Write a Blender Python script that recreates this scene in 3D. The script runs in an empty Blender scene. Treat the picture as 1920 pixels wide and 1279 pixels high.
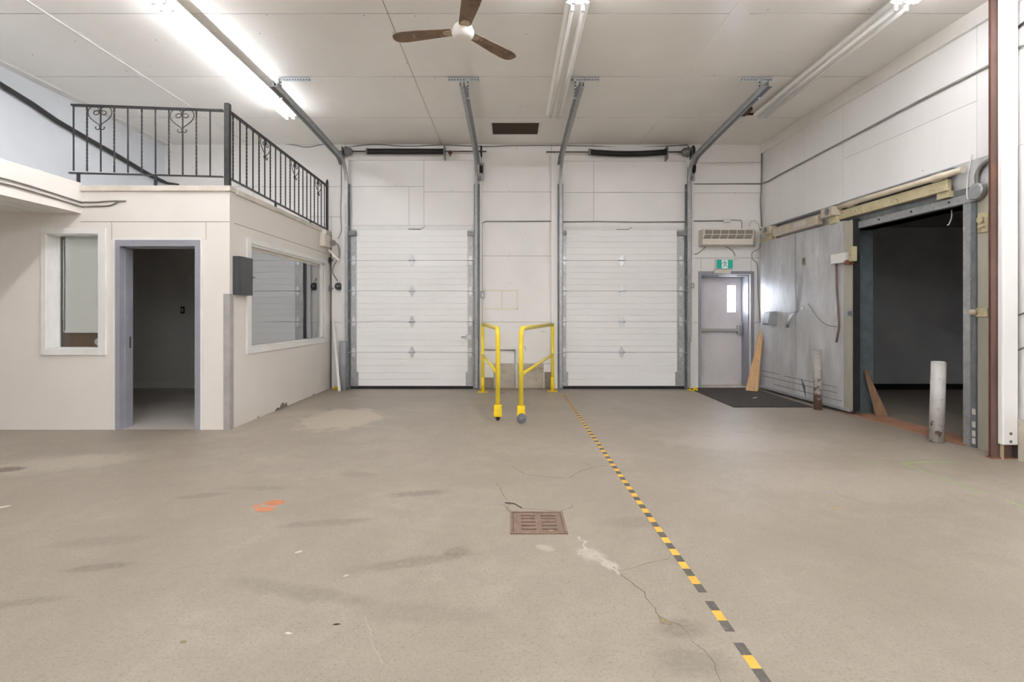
import bpy, bmesh, math, random
from mathutils import Vector, Matrix
random.seed(7)
SC = bpy.context.scene
COL = SC.collection
# ------------------------------------------------------------------ camera
CAMZ, F, VX, VY = 1.38, 957.0, 958.0, 588.0          # metres, pixels (1920 x 1279 frame)
cam_d = bpy.data.cameras.new('camera'); cam = bpy.data.objects.new('camera', cam_d); COL.objects.link(cam)
cam.location = (0, 0, CAMZ); cam.rotation_euler = (math.pi/2, 0, 0)
cam_d.sensor_width = 36; cam_d.sensor_fit = 'HORIZONTAL'; cam_d.lens = F/1920*36
cam_d.shift_x = (960-VX)/1920; cam_d.shift_y = -(639.5-VY)/1920
cam_d.clip_start = 0.05; cam_d.clip_end = 100
SC.camera = cam
# ------------------------------------------------------------------ world and exposure
w = bpy.data.worlds.new('world'); SC.world = w; w.use_nodes = True
w.node_tree.nodes['Background'].inputs[0].default_value = (0.9, 0.95, 1, 1)
w.node_tree.nodes['Background'].inputs[1].default_value = 0.3
vs = SC.view_settings
vs.view_transform = 'Standard'; vs.look = 'None'; vs.gamma = 1; vs.use_curve_mapping = False
vs.exposure = 1.28
TUBE = 26.0            # emission of a burning fluorescent tube
DAY = 16.0             # emission of the sunlit pane in the exit door

# ------------------------------------------------------------------ materials
MATS = {}
def srgb(r, g, b):
    f = lambda c: (c/255/12.92) if c/255 <= .04045 else ((c/255+.055)/1.055)**2.4
    return (f(r), f(g), f(b), 1)
def nodes_of(name):
    m = bpy.data.materials.new(name); m.use_nodes = True
    nt = m.node_tree; b = nt.nodes['Principled BSDF']
    return m, nt, b
def N(nt, t, **k):
    n = nt.nodes.new(t)
    for a, v in k.items(): setattr(n, a, v)
    return n
def noise(nt, co, scale, detail=4, rough=.55, dist=0, vec_scale=None):
    n = N(nt, 'ShaderNodeTexNoise'); n.inputs['Scale'].default_value = scale
    n.inputs['Detail'].default_value = detail; n.inputs['Roughness'].default_value = rough; n.inputs['Distortion'].default_value = dist
    if vec_scale:
        mp = N(nt, 'ShaderNodeMapping'); mp.inputs['Scale'].default_value = vec_scale
        nt.links.new(co, mp.inputs['Vector']); co = mp.outputs['Vector']
    nt.links.new(co, n.inputs['Vector'])
    return n.outputs['Fac']
def ramp(nt, fac, a, b, ca=(0, 0, 0, 1), cb=(1, 1, 1, 1)):
    r = N(nt, 'ShaderNodeValToRGB'); e = r.color_ramp.elements
    e[0].position = a; e[1].position = b; e[0].color = ca; e[1].color = cb
    nt.links.new(fac, r.inputs['Fac']); return r.outputs['Color']
def mix(nt, fac, a, b, mode='MIX'):
    m = N(nt, 'ShaderNodeMix', data_type='RGBA', blend_type=mode)
    for s, v in ((m.inputs['Factor'], fac), (m.inputs['A'], a), (m.inputs['B'], b)):
        if hasattr(v, 'links'): nt.links.new(v, s)
        else: s.default_value = v
    return m.outputs['Result']
def math_n(nt, op, a, b):
    m = N(nt, 'ShaderNodeMath', operation=op)
    for s, v in ((m.inputs[0], a), (m.inputs[1], b)):
        if hasattr(v, 'links'): nt.links.new(v, s)
        else: s.default_value = v
    return m.outputs[0]
def pos_of(nt):
    return N(nt, 'ShaderNodeNewGeometry').outputs['Position']
def paint(name, col, rough=.5, metal=0, var=.06, scale=1.5, spots=None, spot_scale=9, spot_at=.66, spot_w=.05, stretch=None, bump=0, bump_scale=40, spec=.5, grain=0, low=0):
    """painted / plain surface: colour variation, optional worn spots of a second colour"""
    m, nt, b = nodes_of(name); co = pos_of(nt)
    c = srgb(*col)
    dark = tuple(x*(1-var*2.2) for x in c[:3])+(1,); lite = tuple(min(1, x*(1+var)) for x in c[:3])+(1,)
    out = ramp(nt, noise(nt, co, scale, 5, .6, 0, stretch), .3, .7, dark, lite)
    if grain:
        out = mix(nt, grain, out, ramp(nt, noise(nt, co, 160, 2), .35, .65), 'OVERLAY')
    if spots:
        sf = noise(nt, co, spot_scale, 6, .65, .3, stretch)
        if low:      # knocks and rust sit mostly near the foot
            sx = N(nt, 'ShaderNodeSeparateXYZ'); nt.links.new(co, sx.inputs[0])
            sf = math_n(nt, 'ADD', sf, math_n(nt, 'MULTIPLY', math_n(nt, 'SUBTRACT', .45, sx.outputs['Z']), low))
        msk = ramp(nt, sf, spot_at, spot_at+spot_w)
        out = mix(nt, msk, out, srgb(*spots))
    nt.links.new(out, b.inputs['Base Color'])
    b.inputs['Roughness'].default_value = rough; b.inputs['Metallic'].default_value = metal
    b.inputs['Specular IOR Level'].default_value = spec
    if bump:
        bp_ = N(nt, 'ShaderNodeBump'); bp_.inputs['Strength'].default_value = bump; bp_.inputs['Distance'].default_value = .01
        nt.links.new(noise(nt, co, bump_scale, 3), bp_.inputs['Height']); nt.links.new(bp_.outputs['Normal'], b.inputs['Normal'])
    MATS[name] = m; return m
def emit(name, col, strength):
    m, nt, b = nodes_of(name)
    b.inputs['Base Color'].default_value = srgb(*col); b.inputs['Emission Color'].default_value = srgb(*col)
    b.inputs['Emission Strength'].default_value = strength; MATS[name] = m; return m
def glass(name, tint, ior, refl):
    m, nt, b = nodes_of(name); nt.nodes.remove(b)
    o = nt.nodes['Material Output']
    tr = N(nt, 'ShaderNodeBsdfTransparent'); tr.inputs[0].default_value = tint
    gl = N(nt, 'ShaderNodeBsdfGlossy'); gl.inputs['Roughness'].default_value = .01; gl.inputs[0].default_value = (.95, .97, 1, 1)
    fr = N(nt, 'ShaderNodeFresnel'); fr.inputs['IOR'].default_value = ior
    mx = N(nt, 'ShaderNodeMixShader')
    f2 = math_n(nt, 'ADD', fr.outputs[0], refl)
    nt.links.new(f2, mx.inputs[0]); nt.links.new(tr.outputs[0], mx.inputs[1]); nt.links.new(gl.outputs[0], mx.inputs[2])
    nt.links.new(mx.outputs[0], o.inputs['Surface']); MATS[name] = m; return m

paint('wall_white', (243, 240, 236), .42, var=.025, scale=.9, spots=(196, 186, 170), spot_scale=5, spot_at=.735, spot_w=.12, bump=.04, bump_scale=5)
paint('wall_gap', (128, 120, 108), .8, var=.08)
paint('wall_left_blue', (226, 230, 234), .5, var=.03, scale=1.2, spots=(205, 200, 190), spot_scale=4, spot_at=.72, spot_w=.1)
paint('right_white', (243, 240, 236), .42, var=.03, scale=.8, stretch=(1, 1, .35), spots=(208, 200, 186), spot_scale=6, spot_at=.74, spot_w=.1)
paint('ceiling_cream', (244, 240, 233), .3, var=.03, scale=.7, spots=(214, 206, 194), spot_scale=3.5, spot_at=.7, spot_w=.15, bump=.035, bump_scale=2.5)
paint('ceiling_gap', (74, 66, 58), .9)
paint('office_cream', (229, 223, 215), .5, var=.02, scale=1.3, spots=(206, 197, 186), spot_scale=6, spot_at=.75, spot_w=.08, bump=.02, bump_scale=60)
paint('trim_white', (232, 231, 226), .4, var=.03, scale=4, spots=(190, 182, 170), spot_scale=14, spot_at=.73)
paint('cap_tan', (214, 206, 192), .6, var=.08, scale=5)
paint('frame_grey', (150, 151, 158), .4, var=.05, scale=3)
paint('door_white', (242, 241, 238), .38, var=.015, scale=1, spots=(205, 203, 198), spot_scale=2.5, spot_at=.72, spot_w=.15)
paint('door_groove', (200, 198, 193), .6, var=.03)
paint('galv', (172, 174, 174), .42, .55, var=.09, scale=14, spots=(205, 207, 208), spot_scale=30, spot_at=.6)
paint('galv_dark', (128, 133, 136), .4, .5, var=.12, scale=10)
paint('zinc_bright', (205, 208, 210), .35, .6, var=.08, scale=20, spots=(120, 122, 124), spot_scale=60, spot_at=.62)
paint('sheet_galv', (200, 200, 199), .42, .12, var=.12, scale=3.6, stretch=(1, 1, .3), spots=(218, 219, 220), spot_scale=7, spot_at=.58, spot_w=.14)
paint('sheet_worn', (176, 172, 156), .5, .2, var=.09, scale=4, stretch=(1, 1, .3), spots=(140, 128, 104), spot_scale=6, spot_at=.66, spot_w=.15)
paint('teal_metal', (112, 124, 128), .5, .3, var=.14, scale=8)
paint('black_iron', (62, 61, 60), .45, .3, var=.15, scale=20)
paint('black_box', (66, 68, 70), .4, .1, var=.05)
paint('rubber', (34, 33, 33), .8, var=.2, scale=12)
paint('spring_black', (44, 42, 40), .5, .4, var=.2, scale=25)
paint('shaft_steel', (120, 108, 98), .4, .7, var=.1)
paint('cast_grey', (140, 140, 138), .5, .5, var=.12, scale=12)
paint('yellow', (240, 214, 60), .4, var=.05, scale=5, spots=(214, 184, 60), spot_scale=24, spot_at=.68)
paint('yellow_deep', (243, 208, 22), .42, var=.06, scale=9, spots=(120, 100, 40), spot_scale=40, spot_at=.7)
paint('wheel_grey', (104, 106, 110), .6, var=.08, scale=20)
paint('rust', (132, 84, 60), .75, .1, var=.2, scale=6, spots=(168, 110, 62), spot_scale=4, spot_at=.6, spot_w=.15, stretch=(1, 1, .4), bump=.15)
paint('rust_column', (114, 90, 80), .6, .15, var=.16, scale=3, spots=(130, 88, 60), spot_scale=2.6, spot_at=.56, spot_w=.16, stretch=(1, 1, .5))
paint('rust_dark', (92, 58, 46), .7, .15, var=.2, scale=5)
paint('sill_rust', (166, 122, 94), .7, .05, var=.12, scale=5, spots=(140, 96, 72), spot_scale=8, spot_at=.6)
paint('drain_rust', (132, 110, 94), .75, .05, var=.14, scale=16, spots=(106, 96, 92), spot_scale=8, spot_at=.58, spot_w=.12, bump=.2, bump_scale=90)
paint('scuff_grey', (142, 138, 130), .7, var=.1, scale=10)
paint('residue', (236, 228, 206), .6)
paint('pit', (30, 22, 18), .9)
paint('plywood', (206, 166, 118), .6, var=.09, scale=6, stretch=(6, 6, .8), spots=(150, 110, 70), spot_scale=30, spot_at=.72)
paint('old_wood', (128, 96, 66), .7, var=.16, scale=5, stretch=(4, 4, .6))
paint('wood_cream', (196, 184, 148), .6, var=.12, scale=8, spots=(146, 130, 98), spot_scale=16, spot_at=.56, spot_w=.12)
paint('beige_tube', (198, 186, 164), .5, var=.08, scale=8, spots=(140, 124, 100), spot_scale=14, spot_at=.68)
paint('bollard_paint', (186, 182, 177), .5, var=.06, scale=8, spots=(112, 94, 82), spot_scale=20, spot_at=.62, spot_w=.03, low=.22)
paint('bollard_rusty', (164, 158, 150), .55, var=.08, scale=8, spots=(108, 86, 72), spot_scale=15, spot_at=.52, spot_w=.04, low=.3)
paint('post_grey', (150, 153, 156), .5, var=.05)
paint('guard_grey', (176, 172, 168), .45, .2, var=.07, scale=8, spots=(110, 104, 100), spot_scale=26, spot_at=.68)
paint('white_post', (238, 237, 233), .4, var=.02, spots=(150, 146, 140), spot_scale=16, spot_at=.755, spot_w=.03)
paint('concrete_block', (188, 178, 162), .9, var=.1, scale=9, spots=(130, 118, 104), spot_scale=14, spot_at=.64, bump=.5, bump_scale=60)
paint('concrete_dark', (142, 130, 116), .9, var=.16, scale=11, bump=.6, bump_scale=50)
paint('mat_black', (64, 58, 54), .95, var=.2, scale=9, spots=(96, 86, 76), spot_scale=22, spot_at=.6, spot_w=.15, bump=.5, bump_scale=140)
paint('plastic_white', (232, 230, 224), .4, var=.02)
paint('plastic_cream', (226, 218, 204), .45, var=.03)
paint('grille_dark', (128, 122, 112), .7, var=.12, scale=50)
paint('cable_grey', (128, 124, 118), .6, var=.08)
paint('conduit', (158, 156, 150), .45, .3, var=.08, scale=10)
paint('cable_black', (56, 54, 52), .6, var=.15)
paint('cable_white', (228, 226, 220), .5)
paint('fan_wood', (132, 104, 78), .5, var=.2, scale=9, spots=(188, 166, 138), spot_scale=11, spot_at=.6, spot_w=.12, stretch=(1, 1, 1))
paint('fan_worn', (188, 168, 140), .55, var=.14, scale=14, spots=(120, 92, 66), spot_scale=20, spot_at=.6)
paint('fan_white', (240, 236, 228), .35, var=.015)
paint('light_white', (250, 248, 243), .35, var=.02)
paint('tube_off', (252, 250, 246), .2, var=.01)
paint('vent_brown', (70, 54, 36), .8, var=.2, scale=60)
paint('exit_slab', (222, 216, 216), .32, 0, var=.05, scale=2.2, spots=(160, 146, 136), spot_scale=10, spot_at=.67, spot_w=.1)
paint('chrome', (205, 203, 200), .22, .8, var=.04)
paint('office_in', (226, 223, 218), .6, var=.02)
paint('office_floor', (196, 190, 182), .5, var=.05, scale=2)
paint('cold_white', (226, 226, 228), .5, var=.06, scale=1.2, spots=(88, 86, 86), spot_scale=6, spot_at=.73, spot_w=.03)
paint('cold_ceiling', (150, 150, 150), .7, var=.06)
paint('blind', (246, 245, 240), .7, var=.015)
paint('brown_board', (122, 84, 44), .7, var=.08)
paint('tape_yellow', (226, 174, 66), .6, var=.08, scale=30, spots=(190, 160, 110), spot_scale=40, spot_at=.64)
paint('tape_black', (92, 88, 82), .7, var=.12, scale=30, spots=(150, 138, 122), spot_scale=40, spot_at=.62)
paint('paint_orange', (192, 124, 88), .7, var=.08, scale=14)
paint('paint_lime', (148, 182, 98), .7, var=.1)
paint('crack', (116, 106, 92), .95, var=.15, scale=20)
paint('crack_moss', (136, 126, 98), .95, var=.1, scale=20)
paint('plaster', (186, 177, 164), .9, var=.05, scale=20)
paint('paper', (206, 202, 194), .7)
paint('straw', (178, 160, 116), .7)
paint('black_mark', (40, 38, 36), .7)
emit('tube_lit', (246, 248, 255), TUBE)
emit('tube_dimmed', (246, 248, 255), TUBE*.55)  # emission cut so the ceiling around the visible fixture blows out less
emit('day_pane', (232, 240, 255), DAY)
emit('sign_green', (30, 160, 138), .12)
paint('sign_figure', (16, 104, 90), .5)
emit('sign_white', (226, 240, 238), .06)
glass('glass_clear', (.98, .99, .985, 1), 1.35, 0.01)
glass('glass_dark', (.85, .9, .9, 1), 2.4, 0.27)

# concrete floor: broad tone changes, fine aggregate, pale and dark stains where the slab has them
def floor_material():
    m, nt, b = nodes_of('concrete_floor'); co = pos_of(nt)
    base = ramp(nt, noise(nt, co, .55, 8, .66, .5), .3, .72, srgb(140, 129, 114), srgb(168, 158, 143))
    base = mix(nt, math_n(nt, 'MULTIPLY', ramp(nt, noise(nt, co, 7, 8, .75, .6), .4, .7), .55), base, srgb(139, 129, 115))
    base = mix(nt, ramp(nt, noise(nt, co, 3.2, 6, .7, .5), .45, .72), base, srgb(145, 135, 121))
    base = mix(nt, math_n(nt, 'MULTIPLY', ramp(nt, noise(nt, co, 75, 4, .75), .53, .66), .75), base, srgb(118, 108, 95))
    base = mix(nt, math_n(nt, 'MULTIPLY', ramp(nt, noise(nt, co, 30, 5, .75), .58, .68), .6), base, srgb(122, 112, 99))
    base = mix(nt, math_n(nt, 'MULTIPLY', ramp(nt, noise(nt, co, 90, 2, .6), .66, .72), .6), base, srgb(178, 168, 154))
    brk = ramp(nt, noise(nt, co, 34, 4, .8), .36, .62)
    wob = N(nt, 'ShaderNodeTexNoise'); wob.inputs['Scale'].default_value = 5; wob.inputs['Detail'].default_value = 8; wob.inputs['Roughness'].default_value = .7
    nt.links.new(co, wob.inputs['Vector'])
    def stain(px, py, rx, ry, rot, col, amt, soft=.5):
        nonlocal base
        Y = F*CAMZ/(py-VY); X = (px-VX)/F*Y
        mp = N(nt, 'ShaderNodeMapping', vector_type='TEXTURE')
        mp.inputs['Location'].default_value = (X, Y, 0); mp.inputs['Rotation'].default_value = (0, 0, math.radians(rot)); mp.inputs['Scale'].default_value = (rx, ry, 1)
        nt.links.new(co, mp.inputs['Vector'])
        vm = N(nt, 'ShaderNodeVectorMath', operation='LENGTH'); nt.links.new(mp.outputs[0], vm.inputs[0])
        d = math_n(nt, 'ADD', vm.outputs['Value'], math_n(nt, 'MULTIPLY', math_n(nt, 'SUBTRACT', wob.outputs['Fac'], .5), 1.6))
        k = math_n(nt, 'MULTIPLY', ramp(nt, d, 1-soft, 1.05, (1, 1, 1, 1), (0, 0, 0, 1)), amt)
        k = math_n(nt, 'MULTIPLY', k, math_n(nt, 'ADD', math_n(nt, 'MULTIPLY', brk, .75), .25))
        k = math_n(nt, 'MINIMUM', math_n(nt, 'MULTIPLY', k, 1.7), .95)
        base = mix(nt, k, base, srgb(*(c*f for c, f in zip(col, (.79, .785, .775) if sum(col) < 520 else (.82, .82, .815)))))
    stain(640, 785, .55, .75, 0, (222, 208, 186), .75, .25)
    stain(560, 775, .6, .3, 20, (214, 202, 182), .4)
    stain(100, 870, 1.0, .35, 20, (214, 203, 184), .55)
    stain(15, 880, .16, .1, 0, (96, 76, 54), .7)
    stain(375, 930, .22, .07, 15, (158, 146, 131), .6)
    stain(780, 926, .28, .08, 12, (152, 140, 126), .65)
    stain(490, 915, .3, .07, 0, (160, 148, 133), .5)
    stain(610, 980, .38, .07, 12, (158, 146, 131), .55)
    stain(190, 1063, .2, .05, 14, (150, 139, 125), .65)
    stain(40, 1130, .22, .05, 14, (152, 141, 127), .5)
    stain(560, 1110, .5, .08, -14, (158, 147, 132), .5)
    stain(770, 1055, .4, .07, 16, (154, 143, 128), .55)
    stain(860, 1035, .1, .08, 0, (140, 130, 116), .5)
    stain(190, 1015, .3, .1, 10, (164, 152, 137), .5)
    stain(670, 890, .22, .09, 0, (156, 144, 129), .4)
    stain(1000, 870, .9, .25, 8, (180, 167, 150), .5)
    stain(1190, 980, .25, .12, 0, (158, 147, 133), .45)
    stain(1400, 830, 1.0, .5, 0, (204, 192, 180), .5)
    stain(1650, 905, 1.2, .5, 0, (204, 192, 176), .45)
    stain(960, 765, .9, .5, 0, (178, 165, 147), .5)
    stain(1110, 1040, .09, .12, 35, (218, 207, 192), .7)
    stain(1140, 1058, .05, .09, 40, (226, 218, 206), .8)
    stain(1020, 1027, .07, .04, -30, (220, 210, 196), .6)
    stain(1275, 1180, .14, .09, 0, (152, 141, 126), .55)
    stain(1300, 1240, .2, .1, 0, (156, 146, 132), .5)
    stain(800, 1150, .35, .12, 0, (164, 153, 139), .4)
    nt.links.new(base, b.inputs['Base Color'])
    b.inputs['Roughness'].default_value = .46; b.inputs['Specular IOR Level'].default_value = .6
    bp_ = N(nt, 'ShaderNodeBump'); bp_.inputs['Strength'].default_value = .4; bp_.inputs['Distance'].default_value = .005
    nt.links.new(noise(nt, co, 70, 4, .7), bp_.inputs['Height']); nt.links.new(bp_.outputs['Normal'], b.inputs['Normal'])
    MATS['concrete_floor'] = m
floor_material()

# ------------------------------------------------------------------ helpers
WLOC = {}
class MB:
    def __init__(s): s.bm = bmesh.new()
    def hexa(s, P):
        v = [s.bm.verts.new(p) for p in P]
        for f in ((0, 3, 2, 1), (4, 5, 6, 7), (0, 1, 5, 4), (1, 2, 6, 5), (2, 3, 7, 6), (3, 0, 4, 7)):
            s.bm.faces.new([v[i] for i in f])
        return s
    def box(s, x0, x1, y0, y1, z0, z1):
        return s.hexa([(x0, y0, z0), (x1, y0, z0), (x1, y1, z0), (x0, y1, z0), (x0, y0, z1), (x1, y0, z1), (x1, y1, z1), (x0, y1, z1)])
    def obox(s, c, size, M):
        hx, hy, hz = (k/2 for k in size); c = Vector(c)
        P = [(-hx, -hy, -hz), (hx, -hy, -hz), (hx, hy, -hz), (-hx, hy, -hz), (-hx, -hy, hz), (hx, -hy, hz), (hx, hy, hz), (-hx, hy, hz)]
        return s.hexa([c+M@Vector(p) for p in P])
    def rbox(s, Y0, Y1, z0, z1, o0, o1):
        """box against the (slightly skewed) right wall; o = distance off the wall into the room"""
        return s.hexa([RW(Y0, z0, o1), RW(Y0, z0, o0), RW(Y1, z0, o0), RW(Y1, z0, o1), RW(Y0, z1, o1), RW(Y0, z1, o0), RW(Y1, z1, o0), RW(Y1, z1, o1)])
    def tube(s, pts, r, n=8, cap=True, square=False):
        pts = [Vector(p) for p in pts]; rings = []
        rr = r if hasattr(r, '__len__') else [r]*len(pts)
        up = None
        for i, p in enumerate(pts):
            d = (pts[min(i+1, len(pts)-1)]-pts[max(i-1, 0)])
            if d.length < 1e-9: d = Vector((0, 0, 1))
            d.normalize()
            if up is None: up = d.orthogonal().normalized() if abs(d.z) < .95 else Vector((1, 0, 0))
            if abs(d.dot(Vector((0, 0, 1)))) < .95 and up is not None and i == 0: up = Vector((0, 0, 1))
            a = (up-d*up.dot(d)).normalized(); up = a; bb = d.cross(a)
            ring = []
            for k in range(n):
                t = 2*math.pi*(k+(.5 if square else 0))/n
                ring.append(s.bm.verts.new(p+(a*math.cos(t)+bb*math.sin(t))*rr[i]))
            rings.append(ring)
        for A, B in zip(rings, rings[1:]):
            for k in range(n):
                f = s.bm.faces.new((A[k], A[(k+1) % n], B[(k+1) % n], B[k])); f.smooth = n > 5
        if cap:
            s.bm.faces.new(rings[0][::-1]); s.bm.faces.new(rings[-1])
        return s
    def cyl(s, p0, p1, r, n=16, r1=None): return s.tube([p0, p1], [r, r if r1 is None else r1], n)
    def lathe(s, prof, c, axis, n=20):
        """prof: list of (distance along axis, radius)"""
        ax = Vector(axis).normalized(); c = Vector(c)
        a = ax.orthogonal().normalized(); b = ax.cross(a); rings = []
        for h, r in prof:
            rings.append([s.bm.verts.new(c+ax*h+(a*math.cos(2*math.pi*k/n)+b*math.sin(2*math.pi*k/n))*max(r, 1e-4)) for k in range(n)])
        for A, B in zip(rings, rings[1:]):
            for k in range(n):
                f = s.bm.faces.new((A[k], A[(k+1) % n], B[(k+1) % n], B[k])); f.smooth = True
        s.bm.faces.new(rings[0][::-1]); s.bm.faces.new(rings[-1]); return s
    def prism(s, poly, vec):
        vec = Vector(vec); a = [s.bm.verts.new(p) for p in poly]; b = [s.bm.verts.new(Vector(p)+vec) for p in poly]
        n = len(a); s.bm.faces.new(a[::-1]); s.bm.faces.new(b)
        for k in range(n): s.bm.faces.new((a[k], a[(k+1) % n], b[(k+1) % n], b[k]))
        return s
    def sweep_yz(s, x0, x1, pts, o0, o1):
        """rectangular bar following a path in a plane of constant x; o = offset along the path normal"""
        rings = []
        for i, (y, z) in enumerate(pts):
            a = pts[max(i-1, 0)]; b = pts[min(i+1, len(pts)-1)]
            d = Vector((b[0]-a[0], b[1]-a[1])).normalized(); n = Vector((-d.y, d.x))
            q = []
            for x, o in ((x0, o0), (x1, o0), (x1, o1), (x0, o1)): q.append(s.bm.verts.new((x, y+n.x*o, z+n.y*o)))
            rings.append(q)
        for A, B in zip(rings, rings[1:]):
            for k in range(4): s.bm.faces.new((A[k], A[(k+1) % 4], B[(k+1) % 4], B[k]))
        s.bm.faces.new(rings[0][::-1]); s.bm.faces.new(rings[-1]); return s
    def build(s, name, mat, parent=None, bevel=0, loc=None):
        bm = s.bm
        bmesh.ops.recalc_face_normals(bm, faces=bm.faces)
        if bevel: bmesh.ops.bevel(bm, geom=[e for e in bm.edges if len(e.link_faces) == 2 and e.calc_face_angle(0) > .6], offset=bevel, segments=2, affect='EDGES', profile=.5)
        if parent is not None: o0 = WLOC[parent.name]
        elif loc is not None: o0 = Vector(loc)
        else:
            xs = [v.co for v in bm.verts]
            o0 = Vector(((min(v.x for v in xs)+max(v.x for v in xs))/2, (min(v.y for v in xs)+max(v.y for v in xs))/2, min(v.z for v in xs)))
        bmesh.ops.translate(bm, verts=bm.verts, vec=-o0)
        me = bpy.data.meshes.new(name); bm.to_mesh(me); bm.free()
        me.materials.append(MATS[mat])
        o = bpy.data.objects.new(name, me); COL.objects.link(o)
        if parent is not None: o.parent = parent
        else: o.location = o0
        WLOC[o.name] = o0.copy(); return o
def tag(o, label, cat, group=None, kind=None):
    o['label'] = label; o['category'] = cat
    if group: o['group'] = group
    if kind: o['kind'] = kind
    return o
def empty(name, loc, label, cat, group=None, kind=None):
    o = bpy.data.objects.new(name, None); COL.objects.link(o); o.location = loc; o.empty_display_size = .1
    WLOC[o.name] = Vector(loc); return tag(o, label, cat, group, kind)
def struct(o, label, cat): return tag(o, label, cat, kind='structure')
def inst(mesh, name, parent, pos, rotz=0):
    o = bpy.data.objects.new(name, mesh); COL.objects.link(o); o.parent = parent
    o.location = Vector(pos)-WLOC[parent.name]; o.rotation_euler = (0, 0, rotz)
    WLOC[o.name] = WLOC[parent.name]; return o
def mesh_only(mb, name, mat):
    bmesh.ops.recalc_face_normals(mb.bm, faces=mb.bm.faces)
    me = bpy.data.meshes.new(name); mb.bm.to_mesh(me); mb.bm.free(); me.materials.append(MATS[mat]); return me
def at(px, py, Y): return Vector(((px-VX)/F*Y, Y, CAMZ-(py-VY)/F*Y))
def fl(px, py, z=0): return at(px, py, F*(CAMZ-z)/(py-VY))
def bx(px, Y=None): return (px-VX)/F*(Y or YB)
def bz(py, Y=None): return CAMZ-(py-VY)/F*(Y or YB)
def smooth(pts, k=6):
    pts = [Vector(p) for p in pts]; out = []
    P = [pts[0]*2-pts[1]]+pts+[pts[-1]*2-pts[-2]]
    for i in range(1, len(P)-2):
        for j in range(k):
            t = j/k; a, b, c, d = P[i-1], P[i], P[i+1], P[i+2]
            out.append(.5*((2*b)+(c-a)*t+(2*a-5*b+4*c-d)*t*t+(3*b-a-3*c+d)*t**3))
    return out+[pts[-1]]
# key planes
YB = 9.43                    # back wall
ZC = 4.5                     # ceiling
RS = .0363                   # skew of the right wall
def RW(Y, z, o=0): return Vector((4.65+RS*(YB-Y)-o, Y, z))
def rw(px, py, o=0):
    a = (px-VX)/F; t = (4.65+RS*YB-o)/(a+RS); return Vector((a*t, t, CAMZ-(py-VY)/F*t))
XO, YO = -3.34, 6.06         # office corner
XL = -6.39                   # upper left wall
XLL = -8.2                   # lower left wall
YF = -10.0                    # wall behind the camera
DX0, DX1, DY0, DY1 = -.005, .357, 3.19, 3.545      # drain

# ================================================================== STRUCTURE
mb = MB()
for x0, x1, y0, y1 in ((XLL-.2, DX0, YF-.2, 10.0), (DX1, 9.2, YF-.2, 10.0), (DX0, DX1, YF-.2, DY0), (DX0, DX1, DY1, 10.0)):
    mb.box(x0, x1, y0, y1, -.12, 0)
FLOOR = struct(mb.build('floor', 'concrete_floor'), 'worn tan concrete slab floor with stains and cracks', 'floor')

# ceiling: sheets with open joints
mb = MB().box(XL-.3, 5.4, YF-.2, YB+.35, ZC+.012, ZC+.1)
CEIL = struct(mb.build('ceiling', 'ceiling_gap'), 'glossy cream panelled ceiling of the warehouse', 'ceiling')
rows = [YB, 8.13, 6.72, 5.31, 3.9, 2.49, 1.08, -.33, -1.74, -3.15, -4.56, -5.97, -7.38, -8.79, YF]
cols = [XL, -4.83, -1.28, 2.37, 5.3]
for y1, y0 in zip(rows, rows[1:]):
    for x0, x1 in zip(cols, cols[1:]):
        MB().box(x0+.0035, x1-.0035, y0+.007, y1-.007, ZC, ZC+.012).build('panel', 'ceiling_cream', CEIL)
MB().box(-4.84, -4.81, YF, YB, ZC-.012, ZC).build('batten', 'trim_white', CEIL)
MB().box(2.27, 2.48, YF, 8.3, ZC-.004, ZC).build('batten', 'ceiling_cream', CEIL)
MB().box(XL, XL+.13, YF, YB, ZC-.02, ZC).build('batten', 'trim_white', CEIL)

# back wall with the exit door recess
EX0, EX1, EZ = 3.508, 4.434, 2.11
mb = MB().box(XLL-.2, EX0, YB, YB+.42, 0, ZC+.1).box(EX1, 9.2, YB, YB+.42, 0, ZC+.1).box(EX0, EX1, YB, YB+.42, EZ, ZC+.1)
WB = struct(mb.build('wall_back', 'wall_gap'), 'white panelled back wall holding two overhead doors and exit door', 'wall')
T = .008
def bpanel(x0, x1, y0, y1):
    g = .003
    MB().box(bx(x0)+g, bx(x1)-g, YB-T, YB, max(0, bz(y1)+g), min(ZC, bz(y0)-g)).build('panel', 'wall_white', WB)
top = 268
for r in (
    (308, 475, top, 350), (475, 646, top, 350), (308, 475, 350, 407), (475, 646, 350, 407), (308, 475, 407, 440), (475, 622, 407, 440), (622, 646, 407, 484), (622, 646, 484, 605), (622, 646, 605, 732),
    (646, 900, top, 300), (646, 795, 300, 350), (795, 900, 300, 360), (646, 767, 350, 423), (767, 795, 350, 423), (795, 900, 360, 423), (646, 900, 423, 732),
    (900, 1034, top, 360), (900, 1034, 360, 480), (900, 1034, 480, 604), (900, 1034, 604, 682), (900, 1034, 682, 732),
    (1034, 1113, top, 302), (1113, 1290, top, 302), (1034, 1113, 302, 361), (1113, 1290, 302, 361), (1034, 1113, 361, 416), (1113, 1290, 361, 416), (1034, 1290, 416, 732),
    (1290, 1429, top, 305), (1290, 1429, 305, 362), (1290, 1429, 362, 484), (1290, VX+EX0*F/YB, 484, 605), (1290, VX+EX0*F/YB, 605, 732),
    (VX+EX0*F/YB, VX+EX1*F/YB, 484, VY-(EZ-CAMZ)*F/YB), (VX+EX1*F/YB, 1429, 484, 605), (VX+EX1*F/YB, 1429, 605, 732)):
    bpanel(*r)
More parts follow.
